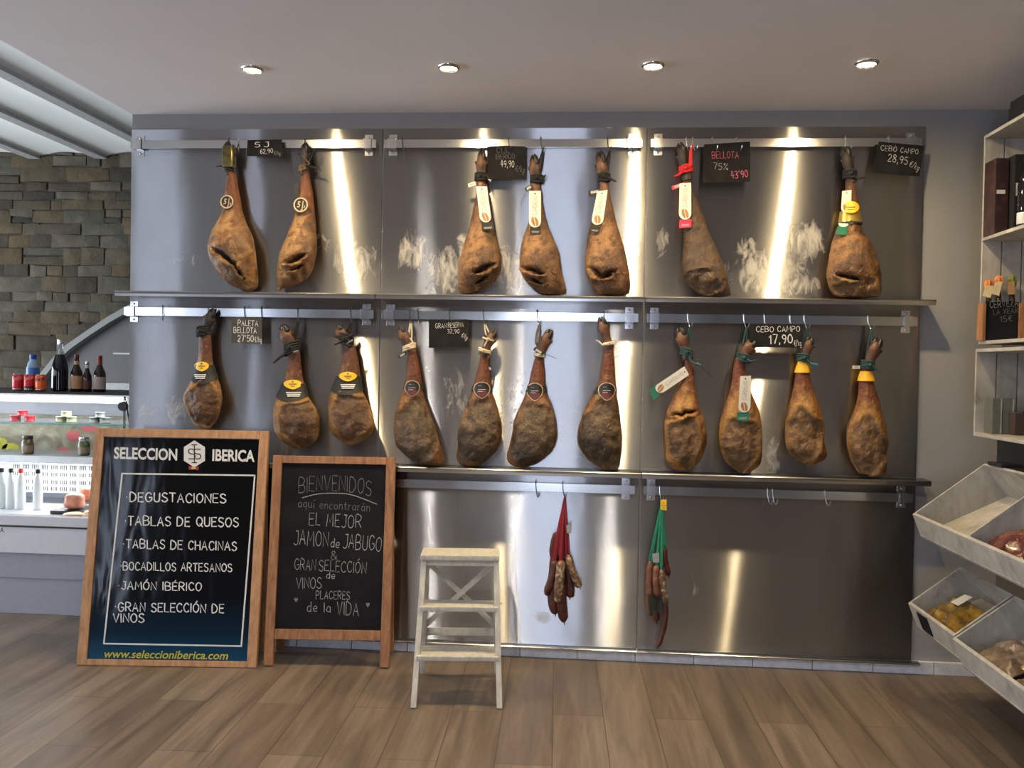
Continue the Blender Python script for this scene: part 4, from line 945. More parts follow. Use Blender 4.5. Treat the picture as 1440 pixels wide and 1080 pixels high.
# ------------------------------------------------------------------ price cards
def card(label, quad, texts, y=-.062, mat=None):
    P4 = [at(*q, y) for q in quad]; t = thing('price_card', label, 'price card', tuple(sum(P4, V())/4), 0, 'slate price cards')
    b = MB(); b.prism([p for p in P4], (0, 1, 0), .004); b.build('slate', mat or M_card, t, False)
    for (s, A, B, H, mt, w) in texts:
        b = MB(); lay(b, strokes2d(s, w, .14), A, B, H, lambda u, v: at(u, v, y-.0006), V()); b.build('chalk_writing', mt, t, False)
card('small black price card chalked 5 J and 62,90, beside the foil-sealed ham', [(348, 197), (396, 196), (398, 221), (347, 219)], [('5', (358, 207), (366, 207), 7, M_chalk, .6), ('J', (371, 207), (379, 206.5), 7, M_chalk, .6), ('62,90', (366, 216), (384, 215), 6, M_chalk, .6), ('€/kg', (385, 217), (394, 218), 5, M_chalkm, .5)])
card('blank-looking black price card with faint scribble and 49,90, between two white-tagged hams', [(685, 206), (711, 205), (739, 206), (739, 252), (686, 252)], [('CLL', (698, 215), (716, 214.5), 7, M_chalkd, .4), ('IBERICO', (697, 224), (724, 223), 7, M_chalkd, .4), ('49,90', (704, 235), (723, 235.5), 9, M_chalk, .5), ('€/kg', (724, 240), (737, 243), 8, M_chalkd, .45)])
card('black price card with pink chalk BELLOTA 75% 43\'90', [(990, 203), (1055, 199), (1055, 255), (988, 257)], [('BELLOTA', (1001, 223), (1039, 222), 9, M_pink, .45), ('75%', (1003, 238), (1024, 239), 9, M_chalkm, .45), ("43'90", (1028, 251), (1052, 249), 10, M_pink, .55)])
card('tilted black price card chalked CEBO CAMPO 28,95 at the top right corner', [(1236, 199), (1300, 205), (1293, 248), (1227, 242)], [('CEBO', (1238, 211), (1261, 213.5), 7, M_chalk, .42), ('CAMPO', (1266, 214.5), (1291, 217), 7, M_chalk, .42), ('28,95', (1248, 226.5), (1276, 231), 10, M_chalk, .42), ('€/kg', (1278, 233), (1291, 240), 8, M_chalk, .42)])
card('dark olive price card chalked PALETA BELLOTA 27\'50', [(326, 447), (368, 446), (368, 483), (325, 482)], [('PALETA', (334, 457.5), (363, 458.5), 7.5, M_chalk, .8), ('BELLOTA', (328, 468), (361, 468.5), 7.5, M_chalk, .8), ("27'50", (334, 480), (357, 480), 8.5, M_chalk, .8), ('€/kg', (358, 481), (368, 481), 7, M_chalk, .8)], mat=plain('olive slate', (.045, .040, .028), .5))
card('plain black price card chalked GRAN RESERVA 32,90', [(603, 450), (659, 449), (659, 488), (603, 489)], [('GRAN', (612, 461.5), (628, 461.5), 6.5, M_chalk, .5), ('RESERVA', (630, 460.5), (652, 460), 6.5, M_chalk, .5), ('32,90', (629, 468.5), (646, 468.5), 5.5, M_chalk, .5), ('€/kg', (648, 473), (656, 478), 6, M_chalk, .5)])
card('black price card chalked CEBO CAMPO 17,90 among the open-faced hams', [(1054, 455), (1129, 456), (1129, 489), (1054, 488)], [('CEBO', (1063, 466.5), (1088, 467), 7.5, M_chalk, .6), ('CAMPO', (1093, 466.5), (1125, 466), 7.5, M_chalk, .6), ('17,90', (1081, 483), (1115, 482.5), 12, M_chalk, .75), ('€/kg', (1117, 487), (1127, 486), 8, M_chalk, .6)], -.074)

# ================================================================== sausage bundles
def sausage(bundle, pts, r, mat, name='sausage', tip=None):
    pts = [V(p) for p in pts]; P = []
    for i in range(len(pts)-1):
        for j in range(5):
            k = j/5; a = pts[max(i-1, 0)]; b_ = pts[i]; c = pts[i+1]; d = pts[min(i+2, len(pts)-1)]
            P.append(.5*((2*b_)+(c-a)*k+(2*a-5*b_+4*c-d)*k*k+(3*b_-a-3*c+d)*k**3))
    P.append(pts[-1]); n = len(P); rs = []
    for i in range(n):
        t = i/(n-1); e = min(1, (min(t, 1-t)/.13+.12))**.5
        rs.append(r*e*(1+.10*noise.noise(P[i]*60)))
    b = MB(); b.tube(P, rs, 14)
    for q in range(len(b.v)): b.v[q] = b.v[q]+V((noise.noise(b.v[q]*70), noise.noise(b.v[q]*70+V((9, 0, 0))), 0))*r*.16
    o = b.build(name, mat, bundle, True, None, 80)
    if tip: MB().tube([P[-1], P[-1]+V((.002, -.001, -.012))], .0022, 6).build('tied_end', tip, o)
    return o
def saus_mat(name, a, b, mould, amt):
    m = NT(name); n1 = m.noise(30, 5); n2 = m.noise(55, 5, m.coord(loc=(4, 2, 1)), .65)
    c = m.ramp(n1, [(.3, a), (.65, b)]); c = m.mix(m.ramp(n2, [(amt, g(0)), (amt+.12, g(.9))]), c, mould)
    m.P(Base_Color=c, Roughness=.5); m.bump(m.math('ADD', n1, n2), .5, .006); return m.m
M_s1 = saus_mat('dark cured sausage', lin(48, 24, 16), lin(92, 40, 26), lin(140, 116, 88), .60)
M_s2 = saus_mat('mould dusted sausage', lin(80, 52, 34), lin(120, 84, 56), lin(190, 176, 150), .50)
M_s3 = saus_mat('reddish cured sausage', lin(88, 48, 34), lin(128, 80, 58), lin(176, 150, 124), .58)
M_netg = plain('green string', (.01, .20, .11), .6); M_netd = plain('dark green net', (.02, .05, .035), .8, 0, .5, 80)
def bundle(label, hookp, gather, ends, smat, rr, strands, spread, loc):
    t = thing('sausage_bundle', label, 'sausages', loc, 0, 'sausage bundles on the bottom rail')
    b = MB(); rnd = random.Random(len(label))
    for e in ends:
        for k in range(strands):
            o = V((rnd.uniform(-1, 1)*spread, rnd.uniform(-1, 1)*spread, rnd.uniform(-.02, .03)))
            mid = lerp(hookp, e, .45)+o*.6
            b.tube([hookp+o*.12, mid, e+o], .0033, 5)
    b.build('string', smat, t); return t
y = -.055
hp = hook(791, 2, 'dark hook holding the red sausage bundle')
# pixel helper on the red zoom: 589 px for 120
rz = lambda zx, zy, dy=0: at(740+zx/4.908, 670+zy/4.908, y+dy)
tops = [rz(190, 575, -.01), rz(235, 590, -.03), rz(285, 545, -.02), rz(205, 560, .02), rz(262, 560, .015)]
t = bundle('bundle of dark mouldy sausages on red strings', hp, None, tops, M_redstring, None, 11, .009, tuple(hp))
sausage(t, [rz(195, 575, -.012), rz(190, 660, -.014), rz(150, 780, -.012), rz(128, 800, -.01)], 0.0180, M_s1, tip=M_s1)
sausage(t, [rz(240, 580, -.034), rz(235, 680, -.04), rz(225, 770, -.038), rz(215, 870, -.034)], 0.0210, M_s2, tip=M_red)
sausage(t, [rz(290, 540, -.022), rz(305, 620, -.03), rz(345, 720, -.028), rz(372, 762, -.022)], 0.0158, M_s2, tip=M_red)
sausage(t, [rz(262, 565, .01), rz(290, 680, .004), rz(305, 780, 0), rz(300, 835, 0)], 0.0195, M_s1, tip=M_s1)
sausage(t, [rz(205, 480, .02), rz(190, 640, .012), rz(180, 820, 0), rz(200, 950, -.004)], 0.0225, M_s1, tip=M_s1)
sausage(t, [rz(235, 700, -.012), rz(240, 800, -.016), rz(245, 900, -.014), rz(262, 1005, -.01)], 0.0218, M_s1, tip=M_s1)
sausage(t, [rz(208, 390, .01), rz(185, 460, .012), rz(178, 560, .012)], 0.0135, M_s1, tip=M_s1)
MB().prism([rz(276, 338, -.03), rz(314, 328, -.03), rz(308, 396, -.03), rz(280, 390, -.03)], (0, 1, 0), .001).build('paper_tag', plain('grey tag', (.30, .30, .30), .5), t, False)
hp = hook(927, 2, 'bright hook holding the green sausage bundle', M_hook2)
gz = lambda zx, zy, dy=0: at(890+zx/4.322, 670+zy/4.322, y+dy)
tops = [gz(105, 515, -.02), gz(145, 540, -.03), gz(172, 565, -.03), gz(195, 440, -.005), gz(150, 600, .01)]
t = bundle('bundle of pale and red sausages on green strings with a yellow tag', hp, None, tops, M_netg, None, 9, .007, tuple(hp))
sausage(t, [gz(105, 515, -.02), gz(100, 620, -.022), gz(98, 720, -.02), gz(108, 800, -.018), gz(140, 880, -.015)], .0155, M_s3, tip=M_netd)
sausage(t, [gz(142, 540, -.034), gz(138, 630, -.038), gz(148, 730, -.034)], .0145, M_s3, tip=M_netd)
sausage(t, [gz(172, 565, -.034), gz(180, 650, -.036), gz(192, 720, -.034), gz(206, 775, -.03)], .0125, M_s2, tip=M_netd)
sausage(t, [gz(190, 430, -.004), gz(198, 510, -.004), gz(218, 605, -.002)], .012, plain('red chorizo', lin(84, 30, 24), .5, 0, .4, 50), tip=M_netd)
sausage(t, [gz(198, 770, -.018), gz(200, 840, -.02), gz(190, 920, -.018), gz(178, 965, -.016)], .0115, M_s1, tip=M_netd)
sausage(t, [gz(180, 950, -.012), gz(168, 1000, -.012), gz(150, 1035, -.012)], .009, plain('red chorizo', lin(84, 30, 24)), tip=M_netd)
sausage(t, [gz(150, 700, .01), gz(148, 800, .006), gz(146, 880, .006)], .012, M_s1, tip=M_netd)
b = MB()
for (x0, x1, z0, z1) in ((88, 120, 720, 850), (118, 165, 735, 830)):
    for k in range(7):
        f = k/6; b.tube([gz(x0+(x1-x0)*f, z0, -.040), gz(x0+(x1-x0)*(.2+.6*f)+8, z1, -.036)], .0011, 5)
b.build('net', M_netd, t)
MB().prism([gz(118, 470, -.042), gz(160, 462, -.042), gz(160, 522, -.042), gz(122, 524, -.042)], (0, 1, 0), .0008).build('paper_tag', plain('grey tag', (.30, .30, .30), .5), t, False)
pt = MB().prism([gz(167, 142, -.03), gz(205, 140, -.03), gz(205, 208, -.03), gz(168, 200, -.03)], (0, 1, 0), .0012).build('yellow_tag', M_yellow, t, False)
b = MB()
for (zx, zy, w_) in ((186, 158, 5), (186, 174, 12), (186, 190, 6)): b.prism([gz(zx-w_, zy, -.0305), gz(zx+w_, zy, -.0305), gz(zx+w_, zy+4, -.0305), gz(zx-w_, zy+4, -.0305)], (0, 1, 0), .0003)
b.build('print', M_bean, pt, False)

# ================================================================== poster stand
def board_frame(BL, BR, lean):
    """local axes of a board standing on the floor between BL and BR and leaning back"""
    ex = (BR-BL); W = ex.length; ex.normalize(); back = V((-ex.y, ex.x, 0)); up = (back*math.sin(lean)+V((0, 0, 1))*math.cos(lean)).normalized(); n = ex.cross(up).normalized()
    if n.y > 0: n = -n
    return ex, up, n, back, W
BL, BR = atz(107, 936, 0), atz(360, 940, 0); lean = math.radians(8.6)
ex, up, n, back, W = board_frame(BL, BR, lean)
TL = hit(141, 602, BL, n); H = (TL-BL).dot(up)
pst = thing('poster_stand', 'wooden framed glossy black menu poster standing on the floor by the counter', 'sign', tuple(BL+ex*W/2), math.atan2(ex.y, ex.x))
Mt = lambda a, z, d=0: BL+ex*a+up*z+n*d
def bars(b, x0, x1, z0, z1, w, th, d0, wb=None):
    wb = wb or w
    b.bar(Mt(x0+w/2, z0, d0), Mt(x0+w/2, z1, d0), w, th, n, .003); b.bar(Mt(x1-w/2, z0, d0), Mt(x1-w/2, z1, d0), w, th, n, .003)
for a in (.021, W-.021): MB().bar(Mt(a, .002, -.012), Mt(a, H, -.012), .042, .024, n, .003).build('side_rail', M_oak, pst)
MB().bar(Mt(.042, H-.019, -.012), Mt(W-.042, H-.019, -.012), .038, .024, n, .003).build('top_rail', M_oak, pst); MB().bar(Mt(.042, .015, -.012), Mt(W-.042, .015, -.012), .026, .024, n, .003).build('bottom_rail', M_oak, pst)
# rear support
dB = back*.26
for a in (.03, W-.03):
    MB().bar(Mt(a, H-.03, -.045), BL+ex*a+back*.215+V((0, 0, .012)), .035, .020, n, .002).build('rear_leg', M_oak, pst)
MB().bar(BL+ex*.05+back*.208+V((0, 0, .2)), BL+ex*(W-.05)+back*.208+V((0, 0, .2)), .035, .018, n, .002).build('rear_rail', M_oak, pst)
m = NT('printed poster'); tc = m.n('ShaderNodeTexCoord'); sp = m.n('ShaderNodeSeparateXYZ'); m.t.links.new(tc.outputs['Object'], sp.inputs[0])
nz = m.noise(3, 2, m.coord(scale=(3, 3, .9)), .4, .4)
m.P(Base_Color=m.ramp(m.math('MULTIPLY', sp.outputs[2], 1.0), [(.03, lin(14, 62, 92)), (.14, lin(10, 34, 52)), (.30, lin(9, 11, 15)), (.8, lin(9, 9, 10))]), Roughness=.10)
m.set(m.b.inputs['Specular IOR Level'], .4); m.bump(nz, .10, .03); M_poster = m.m
b = MB(); b.prism([Mt(.040, .026, -.008), Mt(W-.040, .026, -.008), Mt(W-.040, H-.040, -.008), Mt(.040, H-.040, -.008)], -n, .004); b.build('poster_sheet', M_poster, pst, False)
O_ = Mt(0, 0, -.0070)
pj = lambda u, v: hit(u, v, O_, n)
M_pw = plain('poster white', (.62, .63, .62), .35, 0, .03); M_py = plain('poster yellow', lin(176, 170, 40), .35, 0, .03)
def ptext(name, data, A, B, Hh, mat):
    b = MB(); lay(b, data, A, B, Hh, pj, V()); b.build(name, mat, pst, False)
ptext('title_lettering', font2d('SELECCION', .03), (160, 644.5), (249, 647), 16, M_pw); ptext('title_lettering', font2d('IBERICA', .03), (298.5, 647.5), (358, 649), 16, M_pw)
hx = [(273.4+20*math.sin(math.pi*k/3)*.86, 638.3-19*math.cos(math.pi*k/3)) for k in range(6)]
hexo = MB().prism([pj(*q)+n*.0002 for q in hx], -n, .0003).build('hexagon_logo', M_pw, pst, False)
b = MB()
def pstroke(b, pts, w, lift=.0004):
    for p, q in zip(pts, pts[1:]):
        d = V((q[0]-p[0], q[1]-p[1])); L = d.length; d.normalize(); s_ = V((-d.y, d.x))*w/2; p2 = V(p)-d*w*.4; q2 = V(q)+d*w*.4
        b.prism([pj(*(p2+s_))+n*lift, pj(*(q2+s_))+n*lift, pj(*(q2-s_))+n*lift, pj(*(p2-s_))+n*lift], -n, .0002)
cx, cy = 273.4, 638.6
pstroke(b, [(cx, cy-12), (cx, cy+12)], 1.5); pstroke(b, [(cx-3.5, cy-13), (cx+3.5, cy-13)], 1.5); pstroke(b, [(cx-3, cy+12), (cx+3, cy+12)], 1.5)
pstroke(b, smooth_line([(cx-1.5, cy-6.5), (cx-6, cy-7), (cx-8.5, cy-4), (cx-6, cy-.8), (cx-1, cy+.2), (cx+1, cy+3), (cx-1, cy+6.5), (cx-8, cy+6.5)]), 1.5)
pstroke(b, smooth_line([(cx+8.5, cy-6.5), (cx+2, cy-7), (cx-.5, cy-4), (cx+2, cy-.8), (cx+7, cy+.2), (cx+9, cy+3), (cx+7, cy+6.5), (cx+1.5, cy+6.5)]), 1.5)
b.build('monogram', M_ink, hexo, False)
rb = MB(); rb.prism([pj(*q)+n*.0003 for q in ((265.5, 655), (269, 655), (269, 661), (265.5, 660))], -n, .0002); rb.prism([pj(*q)+n*.0003 for q in ((275.5, 655.5), (279.5, 656), (279.5, 661), (275.5, 661))], -n, .0002); rb.build('small_ribbon', plain('ribbon red', lin(140, 40, 32)), pst, False)
MB().prism([pj(*q)+n*.0003 for q in ((269.2, 656), (275.3, 656), (275.3, 660), (269.2, 660))], -n, .0002).build('small_ribbon', plain('ribbon gold', lin(190, 160, 90)), pst, False)
b = MB(); fr = [(171.7, 666), (358.3, 668.6), (339.3, 908.6), (146, 905)]
for p, q in zip(fr, fr[1:]+fr[:1]): pstroke(b, [p, q], 2.2, .0003)
b.build('border_line', M_pw, pst, False)
for s, A, B, h_ in (('·DEGUSTACIONES', (177.3, 705), (318.3, 707.5), 12.5), ('·TABLAS DE QUESOS', (175, 738.4), (336, 740.8), 12.5), ('·TABLAS DE CHACINAS', (172.3, 770.5), (333.3, 774), 12), ('·BOCADILLOS ARTESANOS', (169, 801.5), (326.7, 804), 11), ('·JAMÓN IBÉRICO', (165.7, 828.5), (284, 830.8), 11), ('·GRAN SELECCIÓN DE', (161, 859), (315, 862), 12), ('VINOS', (158.3, 874.5), (203.3, 875.5), 12)):
    ptext('menu_line', strokes2d(s, .82, .10, 1.45), A, B, h_, M_pw)
ptext('web_address', font2d('www.seleccioniberica.com', .012, .25), (146.7, 924.5), (320.7, 927.5), 11.5, M_py)

# ================================================================== chalkboard easel
BL, BR = atz(370, 938, 0), atz(547, 941, 0); lean = math.radians(7.2)
ex, up, n, back, W = board_frame(BL, BR, lean)
TL = hit(390, 640, BL, n); H = (TL-BL).dot(up)
cb = thing('chalkboard_easel', 'wooden chalkboard easel welcoming guests, between the poster and the step stool', 'chalkboard', tuple(BL+ex*W/2), math.atan2(ex.y, ex.x))
w = .042
for a in (w/2, W-w/2): MB().bar(Mt(a, .006, -.012), Mt(a, H, -.012), w, .024, n, .003).build('leg', M_oak2, cb)
zb = (hit(385, 899, BL, n)-BL).dot(up)
MB().bar(Mt(w, H-.018, -.012), Mt(W-w, H-.018, -.012), .034, .022, n, .003).build('top_rail', M_oak2, cb)
MB().bar(Mt(w, zb+.022, -.012), Mt(W-w, zb+.022, -.012), .044, .022, n, .003).build('bottom_rail', M_oak2, cb)
MB().prism([Mt(w-.004, zb+.04, -.012), Mt(W-w+.004, zb+.04, -.012), Mt(W-w+.004, H-.03, -.012), Mt(w-.004, H-.03, -.012)], -n, .006).build('slate', M_slate, cb, False)
for a in (w/2+.004, W-w/2-.004): MB().bar(Mt(a, H-.15, -.036), BL+ex*a+back*.20+V((0, 0, .012)), w*.9, .020, n, .003).build('rear_leg', M_oak2, cb)
MB().bar(BL+ex*w+back*.195+V((0, 0, .25)), BL+ex*(W-w)+back*.195+V((0, 0, .25)), .035, .018, n, .002).build('rear_rail', M_oak2, cb)
for a in (w*1.2, W-w*1.2): MB().lathe([(.006, -.012), (.006, .012)], Mt(a, H-.13, -.030), 10, ex).build('hinge', M_hook, cb)
O_ = Mt(0, 0, -.0115)
pj = lambda u, v: hit(u, v, O_, n)
M_ck = chalk('board chalk', (.40, .40, .40)); M_ckf = chalk('board chalk faint', (.20, .20, .205))
def ctext(data, A, B, Hh, mat=None):
    b = MB(); lay(b, data, A, B, Hh, pj, V()); b.build('chalk_writing', mat or M_ck, cb, False)
ctext(strokes2d('BIENVENIDOS', .28, .16, 1.3, 1.7), (419, 694), (522, 698), 21, M_ckf)
b = MB(); pstroke(b, smooth_line([(425, 700), (445, 695), (468, 693.5), (495, 696), (530, 709)], 5), 1.0); b.build('chalk_writing', M_ck, cb, False)
ctext(strokes2d('aquí encontrarán', .34, .12, 1.3), (419, 712.7), (520, 719), 11, M_ckf)
ctext(strokes2d('EL MEJOR', .36, .14, 1.4), (434, 738.4), (508, 742.6), 17.5)
ctext(strokes2d('JAMON', .36, .16, 1.3), (412.8, 765.5), (462, 767.3), 20); ctext(strokes2d('de', .5, .12, 1.3), (464.5, 769), (477, 770.5), 12); ctext(strokes2d('JABUGO', .36, .16, 1.3), (482, 770.8), (536, 775), 20)
ctext(strokes2d('&', .45, .1), (465, 787), (474.5, 787), 12, M_ckf)
ctext(strokes2d('GRAN', .36, .14, 1.3), (413.9, 800.7), (444, 802), 15); ctext(strokes2d('SELECCIÓN', .36, .14, 1.4), (448, 802.3), (515, 806), 15)
ctext(strokes2d('de', .5, .1, 1.3), (458.6, 813.2), (471, 814), 9.5); ctext(strokes2d('VINOS', .40, .14, 1.3), (416.3, 827), (452.2, 827.8), 15)
ctext(strokes2d('PLACERES', .5, .14, 1.4), (443.8, 842), (492, 843.3), 11); ctext(strokes2d('de la', .42, .12, 1.4), (431.5, 860.6), (465.6, 861), 13); ctext(strokes2d('VIDA', .38, .14, 1.4), (473.3, 864.5), (504.3, 865.5), 18)
for (hx_, hy_) in ((416.3, 843.7), (517.3, 850.7)):
    MB().prism([pj(hx_+q[0]*3.2, hy_-q[1]*3.6)+n*.0002 for q in ((0, -1), (.8, .1), (.75, .75), (.3, .85), (0, .5), (-.3, .85), (-.75, .75), (-.8, .1))], -n, .0002).build('chalk_heart', M_ckf, cb, False)

# ================================================================== white step stool
FL, FR = atz(578, 995, 0), atz(706, 996, 0)
ex, up, n, back, W = board_frame(FL, FR, math.radians(14.5))
ld = thing('step_stool', 'white painted wooden three-step stool ladder in front of the panels', 'step stool', tuple((FL+FR)/2), math.atan2(ex.y, ex.x))
zt = .552; depth = .40
tpf = zt*math.tan(math.radians(16.0)); inset = .022
LP = lambda side, z: (FL if side < 0 else FR)+ex*(-side)*(inset*z/zt+.010)+back*(tpf*z/zt)+V((0, 0, z))      # front legs taper in and lean back
RP = lambda side, z: (FL if side < 0 else FR)+ex*(-side)*(inset*z/zt+.016)+back*(depth-(depth-tpf-.065)*z/zt)+V((0, 0, z))
for sd in (-1, 1):
    MB().bar(LP(sd, 0), LP(sd, zt), .022, .034, n, .002).build('leg', M_white, ld)
    MB().bar(RP(sd, 0), RP(sd, zt), .022, .030, n, .002).build('leg', M_white, ld)
def step(z, d0, d1, ov, name):
    b = MB(); c0 = LP(-1, z); c1 = LP(1, z); L = (c1-c0).length
    M = Matrix(((ex.x, back.x, 0, c0.x), (ex.y, back.y, 0, c0.y), (0, 0, 1, z), (0, 0, 0, 1)))
    b.box((-ov, d0, -.010), (L+ov, d1, .010), .004, M); b.build(name, M_white, ld)
step(.366, -.025, .085, .004, 'step'); step(.184, -.025, .115, .004, 'step')
b = MB(); c0 = LP(-1, zt); L = (LP(1, zt)-c0).length
M = Matrix(((ex.x, back.x, 0, c0.x), (ex.y, back.y, 0, c0.y), (0, 0, 1, zt), (0, 0, 0, 1)))
b.box((-.014, -.035, 0), (L+.014, .115, .022), .004, M); b.build('top_step', M_white, ld)
b = MB(); b.box((0, -.012, -.026), (L, .006, -.001), .002, M); b.build('apron', M_white, ld)
MB().bar(RP(-1, .20)+ex*.0, RP(1, .20), .032, .016, n, .002).build('rear_rail', M_white, ld)
MB().bar(RP(-1, .225), RP(1, zt-.03), .022, .010, n, .001).build('cross_brace', M_white, ld)
MB().bar(RP(1, .225)+back*.012, RP(-1, zt-.03)+back*.012, .022, .010, n, .001).build('cross_brace', M_white, ld)

# ================================================================== refrigerated counter
M_cw = plain('counter white enamel', (.55, .56, .60), .35, 0, .03); M_cg = plain('counter grey', (.27, .28, .33), .45, 0, .04); M_cs = plain('counter inner steel', (.40, .40, .44), .35, .3, .05)
M_glass = NT('clear glass'); M_glass.P(Base_Color=(.93, .97, .95), Roughness=.02, Transmission_Weight=1.0, IOR=1.12); M_glass = M_glass.m
M_gedge = plain('green glass edge', (.35, .62, .55), .15)
X0, X1 = -1.75, -.20; CY = .30
ct = thing('display_counter', 'long white refrigerated deli counter with lit glass case at the left', 'display counter', ((X0+X1)/2, CY+.4, 0))
# body: kick plate, recess, front panel
MB().box((X0, CY+.03, 0), (X1, CY+.85, .19), .003).build('kick_plate', M_cg, ct)
MB().box((X0, CY+.02, .19), (X1, CY+.85, .325), .003).build('lower_panel', M_cg, ct)
fp = MB().box((X0, CY, .325), (X1, CY+.85, .468), .004).build('front_panel', M_cw, ct)
MB().box((X0, CY-.006, .462), (X1, CY+.02, .470), .001).build('trim_line', M_ink, ct)
MB().box((X0, CY-.004, .470), (X1, CY+.05, .520), .004).build('front_lip', M_cw, ct)
b = MB(); yq = CY-.0015; lay(b, font2d('A', .01), (0.2, 748.5), (5, 748.5), 7, lambda u, v: at(u, v, yq), V()); b.build('lettering', M_ink, fp, False)
MB().box((X0, CY+.05, .47), (X1, CY+.80, .492)).build('deck', M_cw, ct)
MB().box((X0, CY+.80, .47), (X1, CY+.84, 1.16)).build('back_wall', M_cs, ct)
# perforated air grille
gr = MB().box((X0, CY+.55, .56), (X1-.01, CY+.57, .73), .002).build('air_grille', plain('grille steel', (.50, .51, .53), .4, .5), ct)
b = MB(); x = X0+.02
while x < X1-.04:
    if x > -1.2:
        for z in (.695, .655, .61, .572):
            for k in range(4): b.box((x+k*.011, CY+.5485, z), (x+k*.011+.006, CY+.5502, z+.024))
    x += .058
b.build('slots', M_ink, gr, False)
MB().box((X0, CY+.45, .745), (X1, CY+.80, .785), .003).build('middle_shelf', M_cw, ct)
sf = MB().box((X0, CY+.15, .990), (X1+.02, CY+.48, .998)).build('glass_shelf', M_glass, ct, False)
MB().box((X0, CY+.148, .988), (X1+.02, CY+.1502, 1.000)).build('shelf_edge', M_gedge, sf, False)
# printed back panel: blotchy food picture
m = NT('printed food picture'); n1 = m.noise(6, 5, m.coord(), .6, .8)
m.P(Base_Color=m.ramp(n1, [(.3, lin(96, 92, 66)), (.5, lin(150, 140, 116)), (.7, lin(196, 190, 172))]), Roughness=.5)
bp = MB().box((X0, CY+.78, .785), (X1, CY+.7995, 1.0)).build('picture_panel', m.m, ct)
yb = CY+.779
for (u, v, rx, ry, mt) in ((103, 613, 10, 8, 'slice red'), (126, 603, 12, 5, 'slice red'), (89, 634, 9, 6, 'slice red'), (15, 630, 12, 7, 'pepper yellow'), (2, 624, 9, 9, 'pepper yellow')):
    MB().prism([at(u+rx*math.cos(k*.3307), v+ry*math.sin(k*.3307), yb) for k in range(19)], (0, 1, 0), .0006).build('picture_motif', plain(mt, lin(186, 84, 84) if 'red' in mt else lin(190, 180, 40), .5), bp, False)
MB().box((X0, CY+.08, 1.1555), (X1+.03, CY+.84, 1.160)).build('canopy_top', M_darkcard, ct)
MB().box((X0, CY+.30, 1.10), (X1+.01, CY+.50, 1.155), .003).build('lamp_housing', M_cw, ct)
MB().lathe([(.013, -.72), (.013, .72)], ((X0+X1)/2-.03, CY+.20, 1.128), 14, (1, 0, 0)).build('tube_light', emit('tube light', (.93, .97, 1), 9), ct)
l = bpy.data.lights.new('case_light', 'AREA'); l.shape = 'RECTANGLE'; l.size = 1.4; l.size_y = .05; l.energy = 9; l.color = (.93, .97, 1)
lo = bpy.data.objects.new('case_light', l); COL.objects.link(lo); lo.location = ((X0+X1)/2-.03, CY+.24, 1.10); lo.rotation_euler = (math.radians(8), 0, 0)
l = bpy.data.lights.new('deck_light', 'AREA'); l.shape = 'RECTANGLE'; l.size = 1.4; l.size_y = .04; l.energy = 34; l.color = (.95, .97, 1)
lo = bpy.data.objects.new('deck_light', l); COL.objects.link(lo); lo.location = ((X0+X1)/2-.03, CY+.47, .738); lo.rotation_euler = (math.radians(-12), 0, 0)
MB().box((X0, CY+.040, .52), (X1, CY+.046, 1.15)).build('front_glass', M_glass, ct, False)
for xx in (X1-.035,): MB().tube([(xx, CY+.10, 1.15), (xx, CY+.155, .985)], .004, 8).build('shelf_hanger', M_black, ct)
MB().box((X1-.012, CY+.05, .50), (X1, CY+.80, 1.15)).build('end_glass', M_glass, ct, False)
MB().lathe([(.022, -.012), (.026, 0), (.022, .012)], (X1-.02, CY+.06, 1.10), 16, (0, 1, 0)).build('end_fitting', M_black, ct)

# ---- things on top of the counter
ZT = 1.1605
def can(u, label, body, bottom=None):
    p = at(u, 548, CY+.28); c = V((p.x, CY+.28, ZT)); h_ = .092; r = .0275
    t = thing('soda_can', label, 'can', tuple(c), 0, 'soda cans on the counter')
    MB().lathe([(r*.80, 0), (r*.95, .004), (r, .010), (r, h_-.010), (r*.84, h_-.001), (r*.80, h_)], c, 28).build('can_body', body, t)
    MB().lathe([(r*.82, h_-.0012), (r*.84, h_+.002), (r*.80, h_+.002), (r*.76, h_-.001), (.0001, h_-.001)], c, 28).build('can_lid', M_chrome, t)
    MB().lathe([(r*.79, -.0006), (r*.96, .0042), (r*1.004, .0095), (r*1.004, .0135)], c, 28, None, False).build('bottom_rim', M_chrome, t)
    return t, c, r
def on_cyl(c, r):
    def f(u, v):
        d = ray(u, v); o = CAM-c; a = d.x*d.x+d.y*d.y; b_ = 2*(o.x*d.x+o.y*d.y); k = o.x*o.x+o.y*o.y-(r*1.012)**2; q = b_*b_-4*a*k
        if q < 0: q = 0
        return CAM+d*((-b_-math.sqrt(q))/(2*a))
    return f
M_cred = plain('can red', lin(196, 22, 34), .3, .2, .03); M_cor = plain('can orange', lin(222, 92, 18), .3, .2, .03)
t, c, r = can(25, 'leftmost red soda can on the counter', M_cred); b = MB(); lay(b, strokes2d('Coca-Cola'.replace('-C', '-C'), .6, .1, 1.1), (18.5, 535), (31.5, 533), 5, on_cyl(c, r), V()); b.build('lettering', M_pw, t, False)
t, c, r = can(41, 'red soda can with a black foot, between a red and an orange can', M_cred); b = MB(); lay(b, strokes2d('Coca-Cola', .6, .1, 1.1), (34.5, 535), (47.5, 532), 5, on_cyl(c, r), V()); b.build('lettering', M_pw, t, False)
MB().lathe([(r*1.006, .014), (r*1.008, .015), (r*1.008, .028), (r*1.006, .029)], c, 28, None, False).build('black_band', M_black, t)
